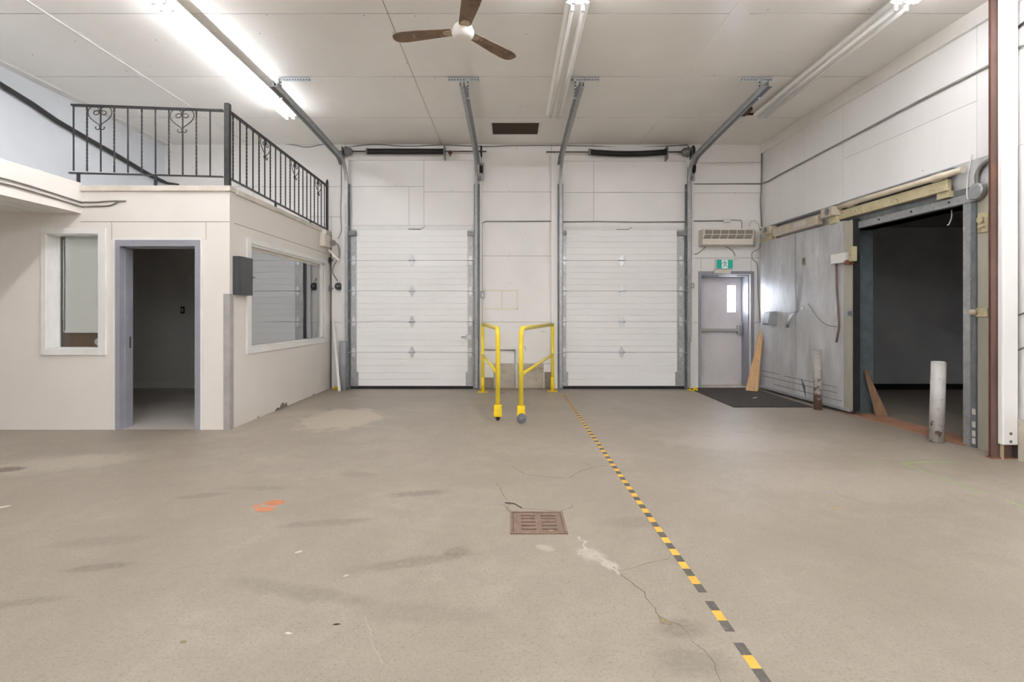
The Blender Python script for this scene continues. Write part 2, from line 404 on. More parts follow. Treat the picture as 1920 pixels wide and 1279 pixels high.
# bare concrete blocks low on the pier between the two doors
for x0, x1, z0, z1, m, d in ((bx(926), bx(966), 0, .46, 'concrete_block', .035), (bx(970), bx(1019), 0, .46, 'concrete_block', .03),
                       (bx(905), bx(925), 0, .2, 'concrete_dark', .02), (bx(1021), bx(1033), 0, .3, 'concrete_dark', .02)):
    MB().box(x0, x1, YB-T-d, YB, z0, z1).build('concrete_block', m, WB, bevel=.012)

# right wall with the cold-room opening
OY0, OY1, OZ = 5.34, 7.06, 2.53
mb = MB().rbox(YF-.2, OY0, 0, ZC+.05, -.25, 0).rbox(OY1, YB+.05, 0, ZC+.05, -.25, 0).rbox(OY0, OY1, OZ, ZC+.05, -.25, 0)
WR = struct(mb.build('wall_right', 'wall_gap'), 'white panelled right wall with opening into dark cold room', 'wall')
def rpanel(Y0, Y1, z0, z1): MB().rbox(Y0+.003, Y1-.003, z0+.002, z1-.002, 0, .008).build('panel', 'right_white', WR)
for a in ((8.16, YB, 2.6, 4.33), (7.26, 8.16, 2.6, 4.33), (5.25, 7.26, 2.97, 3.57), (5.25, 7.26, 3.57, 4.33), (4.0, 5.25, 2.97, 4.33), (4.0, 4.84, .0, 2.97), (7.1, 8.16, 0, 2.6), (8.16, YB, 0, 2.6),
          (2.6, 4, 0, 2.4), (2.6, 4, 2.4, 4.33), (1.2, 2.6, 0, 2.4), (1.2, 2.6, 2.4, 4.33), (-.2, 1.2, 0, 2.4), (-.2, 1.2, 2.4, 4.33), (-1.6, -.2, 0, 4.33), (-3, -1.6, 0, 4.33), (-4.4, -3, 0, 4.33), (-5.8, -4.4, 0, 4.33), (-7.2, -5.8, 0, 4.33), (-8.6, -7.2, 0, 4.33), (YF, -8.6, 0, 4.33)): rpanel(*a)
o = MB().rbox(YF, YB, 4.33, ZC, 0, .05).build('trim_1', 'ceiling_cream'); struct(o, 'cream trim board between ceiling and right wall', 'trim')
o = MB().rbox(YF, 4.80, 0, .38, .008, .05).build('baseboard_right', 'concrete_block'); struct(o, 'grey concrete kerb at foot of right wall nearest the camera', 'baseboard')

# cold room shell
o = MB().box(5.0, 9.2, 9.3, 9.43, 0, 3.2).build('wall_cold_room_back', 'cold_white'); struct(o, 'dim scuffed back wall inside the cold room', 'wall')
o = MB().box(9.0, 9.2, 3.0, 9.3, 0, 3.2).build('wall_cold_room_side', 'cold_white'); struct(o, 'far side wall inside the dark cold room', 'wall')
o = MB().box(5.16, 9.2, 2.8, 3.0, 0, 3.2).build('wall_cold_room_front', 'cold_white'); struct(o, 'near wall inside the dark cold room', 'wall')
o = MB().box(5.16, 9.2, 2.8, 9.43, 2.95, 3.2).build('ceiling_cold_room', 'cold_ceiling'); struct(o, 'low dark ceiling of the cold room', 'ceiling')
o = MB().box(5.1, 9.0, 9.27, 9.3, 0, .1).build('baseboard_cold_room', 'rubber'); struct(o, 'black base strip along cold room back wall', 'baseboard')

# left side, upper wall, wall behind the camera
o = MB().box(XL-.2, XL, YF-.2, YB, 2.6, ZC+.05).build('wall_left', 'wall_left_blue'); struct(o, 'bluish white upper wall behind the mezzanine railing', 'wall')
o = MB().box(XLL-.2, XLL, YF-.2, YB, 0, 2.6).build('wall_left_lower', 'office_cream'); struct(o, 'lower left wall beneath the mezzanine overhang', 'wall')
o = MB().box(XLL-.2, 5.4, YF-.2, YF, 0, ZC+.05).build('wall_front', 'wall_white'); struct(o, 'plain white wall behind the viewer', 'wall')

# office walls
WT = .19
W1 = (-5.505, -4.889, .963, 2.325); D1 = (-4.692, -3.684, 0, 2.253)
mb = MB()
for x0, x1, z0, z1 in ((XLL, W1[0], 0, 2.84), (W1[0], W1[1], 0, W1[2]), (W1[0], W1[1], W1[3], 2.84), (W1[1], D1[0], 0, 2.84), (D1[0], D1[1], D1[3], 2.84), (D1[1], XO, 0, 2.84)):
    mb.box(x0, x1, YO, YO+WT, z0, z1)
o = mb.build('wall_office_front', 'office_cream'); WOF = struct(o, 'cream office front wall with small window and doorway', 'wall')
for z in (2.47,): MB().box(XL+1.28, XO, YO-.0015, YO, z-.003, z+.003).build('seam', 'wall_gap', WOF)
for x in (-4.74, -3.62): MB().box(x-.002, x+.002, YO-.0015, YO, 2.26, 2.47).build('seam', 'wall_gap', WOF)
W2 = (6.534, 9.12, .944, 2.275)
mb = MB()
XI = XO-.14
for y0, y1, z0, z1 in ((YO+WT, W2[0], 0, 2.84), (W2[0], W2[1], 0, W2[2]), (W2[0], W2[1], W2[3], 2.84), (W2[1], YB, 0, 2.84)):
    mb.box(XI, XO, y0, y1, z0, z1)
o = mb.build('wall_office_side', 'office_cream'); WOS = struct(o, 'cream office side wall with wide window facing the doors', 'wall')
MB().box(XO, XO+.0015, YO+.1, YB, 2.467, 2.473).build('seam', 'wall_gap', WOS)
# crumbled bit of plasterboard at the foot of the side wall
for (a, b, h) in ((7.22, 7.36, .03), (7.36, 7.52, .07), (7.5, 7.62, .05), (6.72, 6.76, .025), (8.6, 8.66, .025)):
    MB().prism([(XO, a, .0), (XO, b, .0), (XO, b-.02, h), (XO, (a+b)/2, h*1.15), (XO, a+.03, h*.6)], (.006, 0, 0)).build('chipped_edge', 'concrete_dark', WOS)
# mezzanine deck
mb = MB().box(XLL, XI-.001, YO+WT+.001, YB, 2.60, 2.83).box(XLL, -5.161, YF, YO-.001, 2.60, 2.83)
o = mb.build('ceiling_office', 'office_in'); MEZ = struct(o, 'mezzanine deck forming the office ceiling', 'ceiling')
o = MB().box(-5.16, -5.10, YF, YO, 2.57, 2.93).build('trim_2', 'office_cream'); struct(o, 'white fascia board of the mezzanine overhang at left', 'trim')
for i in range(14):
    MB().box(-5.17-.22*(i+1)+.004, -5.17-.22*i-.004, YF, YO-.002, 2.575, 2.60).build('slat', 'trim_white', MEZ)
o = MB().box(-5.15, XO+.02, YO-.03, YO+.12, 2.83, 2.895).build('trim_3', 'cap_tan', bevel=.006); struct(o, 'tan wooden cap on top of office front wall', 'trim')
o = MB().box(XO-.12, XO+.03, YO+.12, YB, 2.82, 2.885).build('trim_4', 'cap_tan', bevel=.006); struct(o, 'tan wooden cap on top of office side wall', 'trim')
# metal corner guard
o = MB().box(XO-.07, XO+.008, YO-.008, YO, 0, 1.615).box(XO, XO+.008, YO, YO+.075, 0, 1.615).build('corner_guard', 'guard_grey')
tag(o, 'scuffed grey metal corner guard on the office corner', 'corner guard')
# office interior
o = MB().box(XLL, XI, YB-.02, YB, 0, 2.6).build('wall_office_back', 'office_in'); struct(o, 'plain office back wall seen through the doorway', 'wall')
o = MB().box(XLL, XI, YB-.035, YB-.02, 0, .11).build('baseboard_office', 'trim_white'); struct(o, 'white baseboard inside the office', 'baseboard')
o = MB().box(bx(357)-.0, bx(357)+.1, YB-.05, YB-.02, .0, 2.12).build('trim_5', 'trim_white'); struct(o, 'white door casing on office back wall', 'trim')
r = empty('light_switch', (bx(344), YB-.02, bz(594)), 'small dark light switch on the office back wall', 'light switch')
MB().box(bx(340.5), bx(347.5), YB-.028, YB-.02, bz(588), bz(575)).build('plate', 'black_box', r); MB().box(bx(342.7), bx(345.3), YB-.036, YB-.028, bz(584.5), bz(578.5)).build('toggle', 'plastic_white', r)

# ------------------------------------------------------------------ window 1 (office front)
r = empty('window_1', ((W1[0]+W1[1])/2, YO, W1[2]), 'narrow white framed office window with roller blind', 'window', kind='structure')
t0, t1, u0, u1 = -5.566, -4.80, .887, 2.395
for b in ((t0, W1[0], u0, u1), (W1[1], t1, u0, u1), (W1[0], W1[1], W1[3], u1), (W1[0], W1[1], u0, W1[2])):
    MB().box(b[0], b[1], YO-.022, YO, b[2], b[3]).build('casing', 'trim_white', r, bevel=.003)
yg = YO+.135
for b in ((W1[0], W1[0]+.012, W1[2], W1[3]), (W1[1]-.012, W1[1], W1[2], W1[3]), (W1[0], W1[1], W1[3]-.012, W1[3]), (W1[0], W1[1], W1[2], W1[2]+.012)):
    MB().box(b[0], b[1], YO, yg+.03, b[2], b[3]).build('jamb', 'trim_white', r)
MB().box(W1[0]+.012, W1[1]-.012, yg, yg+.006, W1[2]+.012, W1[3]-.012).build('pane', 'glass_clear', r)
for x in (W1[0]+.012,): MB().box(x, x+.025, yg-.02, yg, W1[2]+.012, W1[3]-.012).build('sash_stop', 'trim_white', r)
r2 = empty('roller_blind', ((W1[0]+W1[1])/2, yg+.07, 2.3), 'off-white roller blind drawn down behind the narrow office window', 'blind')
zb = bz(621, yg+.03)
MB().box(W1[0]+.07, W1[1]+.05, yg+.03, yg+.033, zb, 2.32).build('fabric', 'blind', r2)
MB().box(W1[0]+.07, W1[1]+.05, yg+.022, yg+.04, zb-.02, zb+.008).build('hem_bar', 'blind', r2)
MB().cyl((W1[0]+.05, yg+.058, 2.36), (W1[1]+.05, yg+.058, 2.36), .025).build('roller', 'blind', r2)
MB().cyl((W1[0]+.05, yg+.03, 1.15), (W1[0]+.05, yg+.03, 2.28), .006, 6).build('cord', 'trim_white', r2)
o = MB().box(W1[0]-.05, W1[1]+.03, yg+.12, yg+.14, .004, 1.3).build('brown_board', 'brown_board'); tag(o, 'brown board standing behind the narrow office window', 'board')
r3 = empty('round_sticker', (bx(184.5, yg-.003), yg-.003, bz(648, yg)), 'small round white sticker on the lower corner of the narrow office window', 'sticker')
c = at(184, 641, yg-.002)
MB().cyl(c, c+Vector((0, .0015, 0)), .046, 20).build('disc', 'paper', r3)
rg = []
for k in range(21): rg.append(c+Vector((.038*math.cos(k*math.pi/10), -.001, .038*math.sin(k*math.pi/10))))
MB().tube(rg, .0035, 4).build('ring', 'post_grey', r3)
MB().tube([c+Vector((-.02, -.001, -.012)), c+Vector((-.012, -.001, .014)), c+Vector((.004, -.001, .006)), c+Vector((.016, -.001, .016)), c+Vector((.02, -.001, -.012))], .003, 4).build('emblem', 'post_grey', r3)

# ------------------------------------------------------------------ office doorway frame
r = empty('door_1', ((D1[0]+D1[1])/2, YO, 0), 'open office doorway with blue-grey steel frame', 'door frame', kind='structure')
fx0, fx1, fz = -4.636, -3.747, 2.178
MB().box(D1[0], fx0, YO-.012, YO+.20, 0, D1[3]).box(fx0, fx0+.016, YO+.06, YO+.12, 0, fz).build('jamb', 'frame_grey', r)
MB().box(fx1, D1[1], YO-.012, YO+.20, 0, D1[3]).box(fx1-.016, fx1, YO+.06, YO+.12, 0, fz).build('jamb', 'frame_grey', r)
MB().box(fx0, fx1, YO-.012, YO+.20, fz, D1[3]).box(fx0, fx1, YO+.06, YO+.12, fz-.016, fz).build('head', 'frame_grey', r)
MB().box(fx0, fx0+.004, YO+.135, YO+.165, .96, 1.1).build('strike_plate', 'black_box', r)
MB().box(D1[0]-.03, D1[0], YO-.008, YO, 0, D1[3]+.03).build('casing', 'trim_white', r)
MB().box(D1[1], D1[1]+.03, YO-.008, YO, 0, D1[3]+.03).build('casing', 'trim_white', r)
MB().box(D1[0], D1[1], YO-.008, YO, D1[3], D1[3]+.03).build('casing', 'trim_white', r)
o = MB().box(XLL, XI, YO+.02, YB-.036, .0, .004).build('floor_office', 'office_floor'); struct(o, 'pale vinyl floor inside the office', 'floor')

# ------------------------------------------------------------------ window 2 (office side)
r = empty('window_2', (XO, 7.85, W2[2]), 'wide white framed office window reflecting an overhead door', 'window', kind='structure')
a0, a1, u0, u1 = 6.427, 9.27, .865, 2.345
for b in ((a0, W2[0], u0, u1), (W2[1], a1, u0, u1), (W2[0], W2[1], W2[3], u1), (W2[0], W2[1], u0, W2[2])):
    MB().box(XO, XO+.022, b[0], b[1], b[2], b[3]).build('casing', 'trim_white', r, bevel=.003)
for b in ((W2[0], W2[0]+.03, W2[2], W2[3]), (W2[1]-.06, W2[1], W2[2], W2[3])):
    MB().box(XI, XO-.001, b[0], b[1], b[2], b[3]).build('jamb', 'trim_white', r)
MB().box(XI, XO-.001, W2[0], W2[1], W2[3]-.025, W2[3]).build('jamb', 'trim_white', r)
MB().box(XI, XO-.001, W2[0], W2[1], W2[2], W2[2]+.02).build('sill', 'trim_white', r)
MB().box(XO-.06, XO-.054, W2[0]+.03, W2[1]-.06, W2[2]+.02, W2[3]-.025).build('pane', 'glass_dark', r)
MB().box(XO-.09, XO-.045, W2[0]+.03, W2[1]-.06, W2[3]-.065, W2[3]-.025).build('sash_rail', 'cap_tan', r)

# ------------------------------------------------------------------ railings on the office roof
def picket_plain(h, s=.0065):
    return mesh_only(MB().box(-s, s, -s, s, 0, h), 'picket', 'black_iron')
def picket_twist(h, s=.0105):
    mb = MB(); n = 44; rings = []
    for i in range(n+1):
        f = i/n; tw = 0 if (f < .1 or f > .93) else (f-.1)/.83*math.pi*7
        rr = s if not (f < .1 or f > .93) else s*.95
        rings.append([mb.bm.verts.new((rr*math.cos(tw+math.pi/4+k*math.pi/2), rr*math.sin(tw+math.pi/4+k*math.pi/2), h*f)) for k in range(4)])
    for A, B in zip(rings, rings[1:]):
        for k in range(4): mb.bm.faces.new((A[k], A[(k+1) % 4], B[(k+1) % 4], B[k]))
    mb.bm.faces.new(rings[0][::-1]); mb.bm.faces.new(rings[-1])
    return mesh_only(mb, 'twisted_picket', 'black_iron')
def heart_mesh():
    P = [(395, 207), (388, 192), (366, 194), (342, 203), (333, 224), (348, 244), (378, 246), (404, 228), (408, 190), (392, 158), (352, 138), (304, 142), (266, 180), (258, 228), (284, 285), (332, 330), (378, 362), (408, 392), (414, 420), (402, 441), (380, 445), (361, 432), (358, 414), (368, 407)]
    mb = MB()
    for sgn in (-1, 1):
        pts = [(sgn*(417-x)/1122, -.012, -(y-137)/1122) for x, y in P]
        mb.tube(smooth(pts, 4), .0055, 5)
    return mesh_only(mb, 'heart_scroll', 'black_iron')
HH = .775
PP, PT, HM = picket_plain(HH), picket_twist(HH), heart_mesh()
# front length
rf = empty('balcony_railing', (-4.3, YO+.03, 2.895), 'black wrought iron railing along the office front with two heart scrolls', 'railing', 'railings on the office roof')
yr = YO+.03
zt = lambda X: 3.80-(X+3.4)*.036
zbm = lambda X: 3.01-(X+3.4)*.026
def bar(mb, p0, p1, w, h):
    p0, p1 = Vector(p0), Vector(p1); d = p1-p0; M = Matrix((d.normalized(), Vector((0, 0, 1)).cross(d.normalized()).normalized(), d.normalized().cross(Vector((0, 0, 1)).cross(d.normalized()).normalized()))).transposed()
    return mb.obox((p0+p1)/2, (d.length, w, h), M)
X0, X1 = bx(135, yr), bx(418, yr)
bar(MB(), (X0, yr, zt(X0)), (X1, yr, zt(X1)), .04, .022).build('top_rail', 'black_iron', rf)
bar(MB(), (X0-.03, yr, zbm(X0)), (X1, yr, zbm(X1)), .032, .016).build('bottom_rail', 'black_iron', rf)
fp = [(138, 0), (163.3, 1), (189, 2), (214.3, 1), (240, 0), (266, 1), (291.7, 0), (317, 1), (342.7, 2), (368.3, 1), (394, 0)]
for px, k in fp:
    X = bx(px, yr); zz = zt(X)-.008-HH
    inst(PT if k == 1 else PP, 'twisted_picket' if k == 1 else 'picket', rf, (X, yr, zz))
    if k == 2: inst(HM, 'heart_scroll', rf, (X, yr, zt(X)-.008))
for px in (147, 291.7):
    X = bx(px, yr); MB().box(X-.014, X+.014, yr-.012, yr+.012, 2.895, zbm(X)).box(X-.05, X+.03, yr-.02, yr+.02, 2.895, 2.903).build('foot', 'black_iron', rf)
# side length
xr = XO-.02
rs = empty('balcony_railing', (xr, 7.7, 2.885), 'black wrought iron railing along the office side with three heart scrolls', 'railing', 'railings on the office roof')
zs = lambda Y: 3.79-(Y-6.06)*.024
zsb = lambda Y: 2.995-(Y-6.06)*.024
Y0, Y1 = YO+.03, 9.33
MB().box(xr-.05, xr+.01, Y0-.03, Y0+.03, 2.885, 3.87).prism([(xr-.05, Y0-.03, 3.87), (xr+.01, Y0-.03, 3.87), (xr+.01, Y0+.03, 3.87), (xr-.05, Y0+.03, 3.87)], (0, 0, .015)).build('corner_post', 'black_iron', rs, bevel=.006)
MB().box(xr-.018, xr+.018, Y1-.018, Y1+.018, 2.885, 3.77).build('end_post', 'black_iron', rs)
MB().lathe([(0, .022), (.02, .024), (.05, .012), (.075, .001)], (xr, Y1, 3.77), (0, 0, 1), 10).build('finial', 'black_iron', rs)
bar(MB(), (xr, Y0, zs(Y0)), (xr, Y1, zs(Y1)), .04, .022).build('top_rail', 'black_iron', rs)
bar(MB(), (xr, Y0, zsb(Y0)), (xr, Y1, zsb(Y1)), .032, .016).build('bottom_rail', 'black_iron', rs)
kinds = [1, 0, 1, 0, 1, 2, 1, 0, 1, 0, 1, 2, 1, 0, 1, 0, 1, 2, 1, 0]
for i, k in enumerate(kinds):
    Y = 6.17+i*.1595; zz = zs(Y)-.008-HH
    inst(PT if k == 1 else PP, 'twisted_picket' if k == 1 else 'picket', rs, (xr, Y, zz))
    if k == 2: inst(HM, 'heart_scroll', rs, (xr, Y, zs(Y)-.008), math.pi/2)
    if i in (7, 15): MB().box(xr-.012, xr+.012, Y-.012, Y+.012, 2.885, zsb(Y)).build('foot', 'black_iron', rs)

# ================================================================== OVERHEAD DOORS
JZ = [.05, .67, 1.232, 1.794, 2.355, 2.917]
def hinge_mesh():
    mb = MB(); w, h = .045, .1
    mb.prism([(-w*.4, 0, -h), (w*.4, 0, -h), (w, 0, -.02), (w, 0, .02), (w*.4, 0, h), (-w*.4, 0, h), (-w, 0, .02), (-w, 0, -.02)], (0, -.006, 0))
    mb.cyl((-.06, -.014, 0), (.06, -.014, 0), .012, 8)
    return mesh_only(mb, 'hinge', 'zinc_bright')
HG = hinge_mesh()
def side_hinge(sgn):
    mb = MB(); w, h = .036, .085
    mb.prism([(-w*.5, 0, -h), (w*.5, 0, -h), (w, 0, -.02), (w, 0, .02), (w*.5, 0, h), (-w*.5, 0, h), (-w, 0, .02), (-w, 0, -.02)], (0, -.007, 0))
    mb.cyl((-.05, -.016, 0), (.05, -.016, 0), .011, 8); mb.cyl((sgn*.04, -.03, .0), (sgn*.11, -.03, 0), .008, 6)
    return mesh_only(mb, 'side_hinge', 'zinc_bright')
SHL, SHR = side_hinge(-1), side_hinge(1)
def overhead(name, px, label):
    s0, w0, w1, s1 = (bx(p, 9.36) for p in px)
    r = empty(name, ((s0+s1)/2, 9.38, 0), label, 'garage door', kind='structure')
    yf, yb = 9.36, 9.415
    for i in range(5):
        z0, z1 = JZ[i]+.003, JZ[i+1]-.003
        mb = MB(); n = 5; g = .006
        prof = [(z0, yf)]
        for k in range(1, n):
            zc = z0+(z1-z0)*k/n; prof += [(zc-g, yf), (zc-g*.4, yf+.006), (zc+g*.4, yf+.006), (zc+g, yf)]
        prof += [(z1, yf)]
        mb.prism([(s0, y, z) for z, y in prof]+[(s0, yb, z1), (s0, yb, z0)], (s1-s0, 0, 0))
        sec = mb.build('door_section', 'door_white', r)
        for a, b in ((s0, w0), (w1, s1)):
            MB().box(a, b, yf-.004, yf-.0005, z0, z1).build('end_stile', 'galv', sec)
        if i > 0:
            xc = (w0+w1)/2
            inst(HG, 'hinge', sec, (xc, yf-.001, JZ[i]))
            inst(SHL, 'side_hinge', sec, ((s0+w0)/2, yf-.005, JZ[i])); inst(SHR, 'side_hinge', sec, ((s1+w1)/2, yf-.005, JZ[i]))
        if i == 4:
            for a, b in ((s0-.03, w0+.005), (w1-.005, s1+.03)):
                MB().box(a, b, yf-.05, yf-.004, z1-.11, z1-.03).box(a, b, yf-.06, yf-.004, z1-.085, z1-.06).build('top_bracket', 'cast_grey', sec)
        if i == 0:
            for a, b in ((s0, w0+.035), (w1-.035, s1)):
                MB().box(a, b, yf-.012, yf-.004, .05, .31).box(a, b, yf-.02, yf-.012, .08, .12).build('bottom_bracket', 'galv', sec)
    MB().box(s0, s1, 9.35, 9.42, 0, .05).build('bottom_seal', 'rubber', r)
    return r
OD1 = overhead('door_2', (658, 668.5, 877, 887), 'left white ribbed sectional overhead door beside the office')
OD2 = overhead('door_3', (1053, 1061.5, 1269.5, 1283), 'right white ribbed sectional overhead door beside the exit door')
MB().box(bx(874), bx(885), 9.32, 9.355, bz(636), bz(627)).cyl((bx(866), 9.33, bz(631)), (bx(876), 9.33, bz(631)), .012, 8).build('lock_bolt', 'zinc_bright', OD1)
MB().box(bx(1270), bx(1280), 9.325, 9.355, bz(636), bz(625)).build('lock_bolt', 'galv', OD2)
# header stops above the doors and the small pull brackets
for i, (a, b) in enumerate(((658, 888), (1053, 1284))):
    o = MB().box(bx(a), bx(b), YB-.022, YB-.008, 2.925, 2.99).build('trim_%d' % (6+i), 'trim_white'); struct(o, ('left', 'right')[i]+' overhead door white header strip', 'trim')
for i, (px, py) in enumerate(((778, 431), (1166, 432))):
    o = MB().box(bx(px-11), bx(px+11), YB-.05, YB-.022, bz(py+1.5), bz(py-1.5)).tube([at(px+10, py, YB-.035), at(px+14, py-3, YB-.03), at(px+19, py-6, YB-.02)], .006, 5).build('door_sensor', 'cast_grey')
    tag(o, 'small grey contact sensor above the %s overhead door' % ('left', 'right')[i], 'sensor', 'sensors above the overhead doors')
# white posts flanking the doors
for i, (a, b) in enumerate(((640, 653), (888, 904), (1033.5, 1049), (1287, 1301))):
    o = MB().box(bx(a, 9.36), bx(b, 9.36), 9.36, YB-.009, 0, 4.32).build('trim_%d' % (8+i), 'wall_white', bevel=.004)
    struct(o, 'white timber post at the %s overhead door jamb' % ('left side of left', 'right side of left', 'left side of right', 'right side of right')[i], 'trim')
for i, (a, b, yb_) in enumerate(((648, 892, 301), (1040, 1292, 303))):
    o = MB().box(bx(a), bx(b), YB-.045, YB-.009, bz(yb_), 4.45).build('trim_%d' % (12+i), 'wall_white'); struct(o, 'white spring mounting board over the %s overhead door' % ('left', 'right')[i], 'trim')

# tracks
def track(x, sgn, xe, lab):
    r = empty('door_track', (x, 9.28, 0), lab, 'door track', 'curved steel tracks of the overhead doors')
    R = .42; pts = [(9.285, .03), (9.285, 1.0), (9.285, 2.4), (9.285, 3.74)]
    for k in range(1, 13):
        f = math.radians(87)*k/12; pts.append((9.285-R*(1-math.cos(f)), 3.74+R*math.sin(f)))
    pts += [(7.7, 4.235), (6.47, 4.29)]
    w = .026
    MB().sweep_yz(x-w, x+w, pts, .022, .026).sweep_yz(x-w, x-w+.005, pts, -.022, .022).sweep_yz(x+w-.005, x+w, pts, -.022, .022).sweep_yz(x-w, x-w+.016, pts, -.026, -.022).sweep_yz(x+w-.016, x+w, pts, -.026, -.022).build('rail', 'galv', r)
    hp = pts[10:]
    MB().sweep_yz(x-sgn*.03, x-sgn*.034, hp, -.05, .03).sweep_yz(x-sgn*.03, x-sgn*.075, hp, .03, .036).build('stiffener_angle', 'galv_dark', r)
    MB().box(x-sgn*.03-.003, x-sgn*.03+.003, 9.30, 9.359, 0, 3.75).box(x-.05, x+.05, 9.345, 9.359, 0, 3.75).build('wall_angle', 'galv_dark', r)
    for z in (.35, 1.2, 2.0, 2.9, 3.6): MB().box(x-.03, x+.03, 9.31, 9.345, z, z+.07).build('bracket', 'galv', r)
    yh = 6.76; a, b = xe
    MB().box(a, b, yh-.002, yh+.002, ZC-.045, ZC).box(a, b, yh-.04, yh, ZC-.005, ZC-.001).build('ceiling_angle', 'zinc_bright', r)
    mbh = MB()
    n = 11
    for k in range(n): xx = a+(b-a)*(k+.5)/n; mbh.box(xx-.009, xx+.009, yh-.0035, yh-.0021, ZC-.03, ZC-.018)
    mbh.build('slot', 'black_mark', r)['kind'] = 'stuff'
    xs = x-sgn*.055; zl = 4.22
    MB().box(xs-.018, xs+.018, yh-.006, yh-.003, zl, ZC-.01).box(xs-sgn*.018-.002, xs-sgn*.018+.002, yh-.035, yh-.003, zl, ZC-.01).build('hanger_strap', 'zinc_bright', r)
    mbh = MB()
    for k in range(5): zz = zl+.03+k*.045; mbh.box(xs-.008, xs+.008, yh-.0075, yh-.0061, zz, zz+.018)
    mbh.build('slot', 'black_mark', r)['kind'] = 'stuff'
track(-2.99, 1, (-3.06, -2.65), 'galvanized curved door track beside the office railing')
track(-.625, -1, (-.835, -.42), 'galvanized curved door track left of the ceiling vent')
track(.905, 1, (.79, 1.17), 'galvanized curved door track right of the ceiling vent')
track(3.235, -1, (3.04, 3.46), 'galvanized curved door track next to the exit door wall')

# torsion springs
def spring(xa, xb, sp0, sp1, drum_px, drum_sgn, sag, py, lab):
    Ys = 9.27; P = lambda px, y=py: at(px, y, Ys)
    r = empty('torsion_spring', P((sp0+sp1)/2), lab, 'torsion spring', 'torsion springs over the overhead doors')
    MB().cyl(P(xa), P(xb), .014, 10).build('shaft', 'shaft_steel', r)
    mb = MB(); n = 96; pts = []; rr = []
    for k in range(n+1):
        f = k/n; p = P(sp0+(sp1-sp0)*f); p.z -= sag*4*f*(1-f); pts.append(p); rr.append(.056 if k % 2 else .047)
    mb.tube(pts, rr, 14); mb.build('coil', 'spring_black', r)
    e0, e1 = P(sp0-3), P(sp0); MB().cyl(e0, e1, .06, 14).build('end_cone', 'cast_grey', r)
    e0 = P(sp1); MB().box(e0.x-.006, e0.x+.012, Ys-.07, YB-.046, e0.z-.14, e0.z+.1).build('center_bracket', 'cast_grey', r)
    d = P(drum_px); MB().lathe([(-.065, .05), (-.06, .085), (-.045, .1), (-.04, .075), (.03, .07), (.045, .05), (.06, .045), (.065, .03)], d, (1*drum_sgn, 0, 0), 20).build('cable_drum', 'cast_grey', r)
    k0 = d+Vector((-.11*drum_sgn, 0, 0)); MB().box(k0.x-.006, k0.x+.006, Ys-.06, YB-.046, k0.z-.12, k0.z+.08).build('end_plate', 'galv_dark', r)
    return r
t1_ = spring(637, 912, 690, 833, 654, 1, .0, 284, 'black torsion spring on its shaft over the left overhead door')
t2_ = spring(1024, 1303, 1107, 1250, 1285, -1, .035, 285, 'sagging black torsion spring on its shaft over the right overhead door')
p = at(844, 286, 9.27); MB().box(p.x-.035, p.x+.035, 9.24, 9.30, p.z-.02, p.z+.02).box(p.x-.012, p.x+.012, 9.24, 9.30, p.z-.06, p.z+.03).build('clamp_cross', 'rust', t1_)

# chain hoists
def chain_pts(mb, pts, step=.03):
    L = []
    for a, b in zip(pts, pts[1:]):
        a, b = Vector(a), Vector(b); n = max(1, int((b-a).length/step))
        for k in range(n): L.append((a.lerp(b, k/n), (b-a).normalized()))
    for i, (p, d) in enumerate(L):
        s = d.orthogonal().normalized(); t = d.cross(s)
        if i % 2: s, t = t, s
        q = [p+d*step*.62, p+s*.009, p-d*step*.62, p-s*.009]
        for a, b in zip(q, q[1:]+q[:1]): mb.cyl(a, b, .0032, 4)
def hoist(xw, wheel_py, xs, zlow, lab, Ys=9.27):
    r = empty('chain_hoist', at(xw, wheel_py, Ys), lab, 'chain hoist', 'chain hoists of the overhead doors')
    c = at(xw, wheel_py, Ys)
    MB().lathe([(-.012, .02), (-.012, .1), (-.006, .105), (.006, .105), (.012, .1), (.012, .02)], c, (1, 0, 0), 20).build('sprocket', 'spring_black', r)
    c2 = at(xw, wheel_py+33, Ys)
    MB().lathe([(-.03, .03), (-.03, .085), (-.012, .06), (.012, .06), (.03, .085), (.03, .03)], c2, (1, 0, 0), 18).build('pocket_wheel', 'spring_black', r)
    MB().box(c2.x-.025, c2.x+.05, Ys+.03, 9.34, c2.z-.2, c2.z+.12).build('mount_plate', 'galv', r)
    MB().box(c2.x-.055, c2.x-.005, Ys-.03, Ys+.03, c2.z-.2, c2.z-.13).build('chain_guide', 'cast_grey', r)
    mb = MB(); chain_pts(mb, [c+Vector((0, -.08, 0)), c2+Vector((0, -.05, 0))], .03); mb.build('drive_chain', 'spring_black', r)
    mb = MB(); x1, x2 = xs; yy = Ys-.05
    lo = [Vector((x1, yy, c2.z)), Vector((x1-.01, yy, zlow+.12)), Vector((x1+(x2-x1)*.2, yy, zlow+.03)), Vector(((x1+x2)/2, yy, zlow)), Vector((x1+(x2-x1)*.85, yy, zlow+.05)), Vector((x2, yy, zlow+.2)), Vector((x2, yy, c2.z))]
    chain_pts(mb, lo, .034); mb.build('hand_chain', 'cast_grey', r)
hoist(902.5, 284, (bx(895.5, 9.22), bx(899, 9.22)), 1.38-(640-588)/102, 'chain hoist with hand chain at the pier beside the left overhead door')
hoist(1299, 284, (bx(1289, 9.22), bx(1296.5, 9.22)), 1.38-(645-588)/102, 'chain hoist with long looped hand chain beside the exit door')

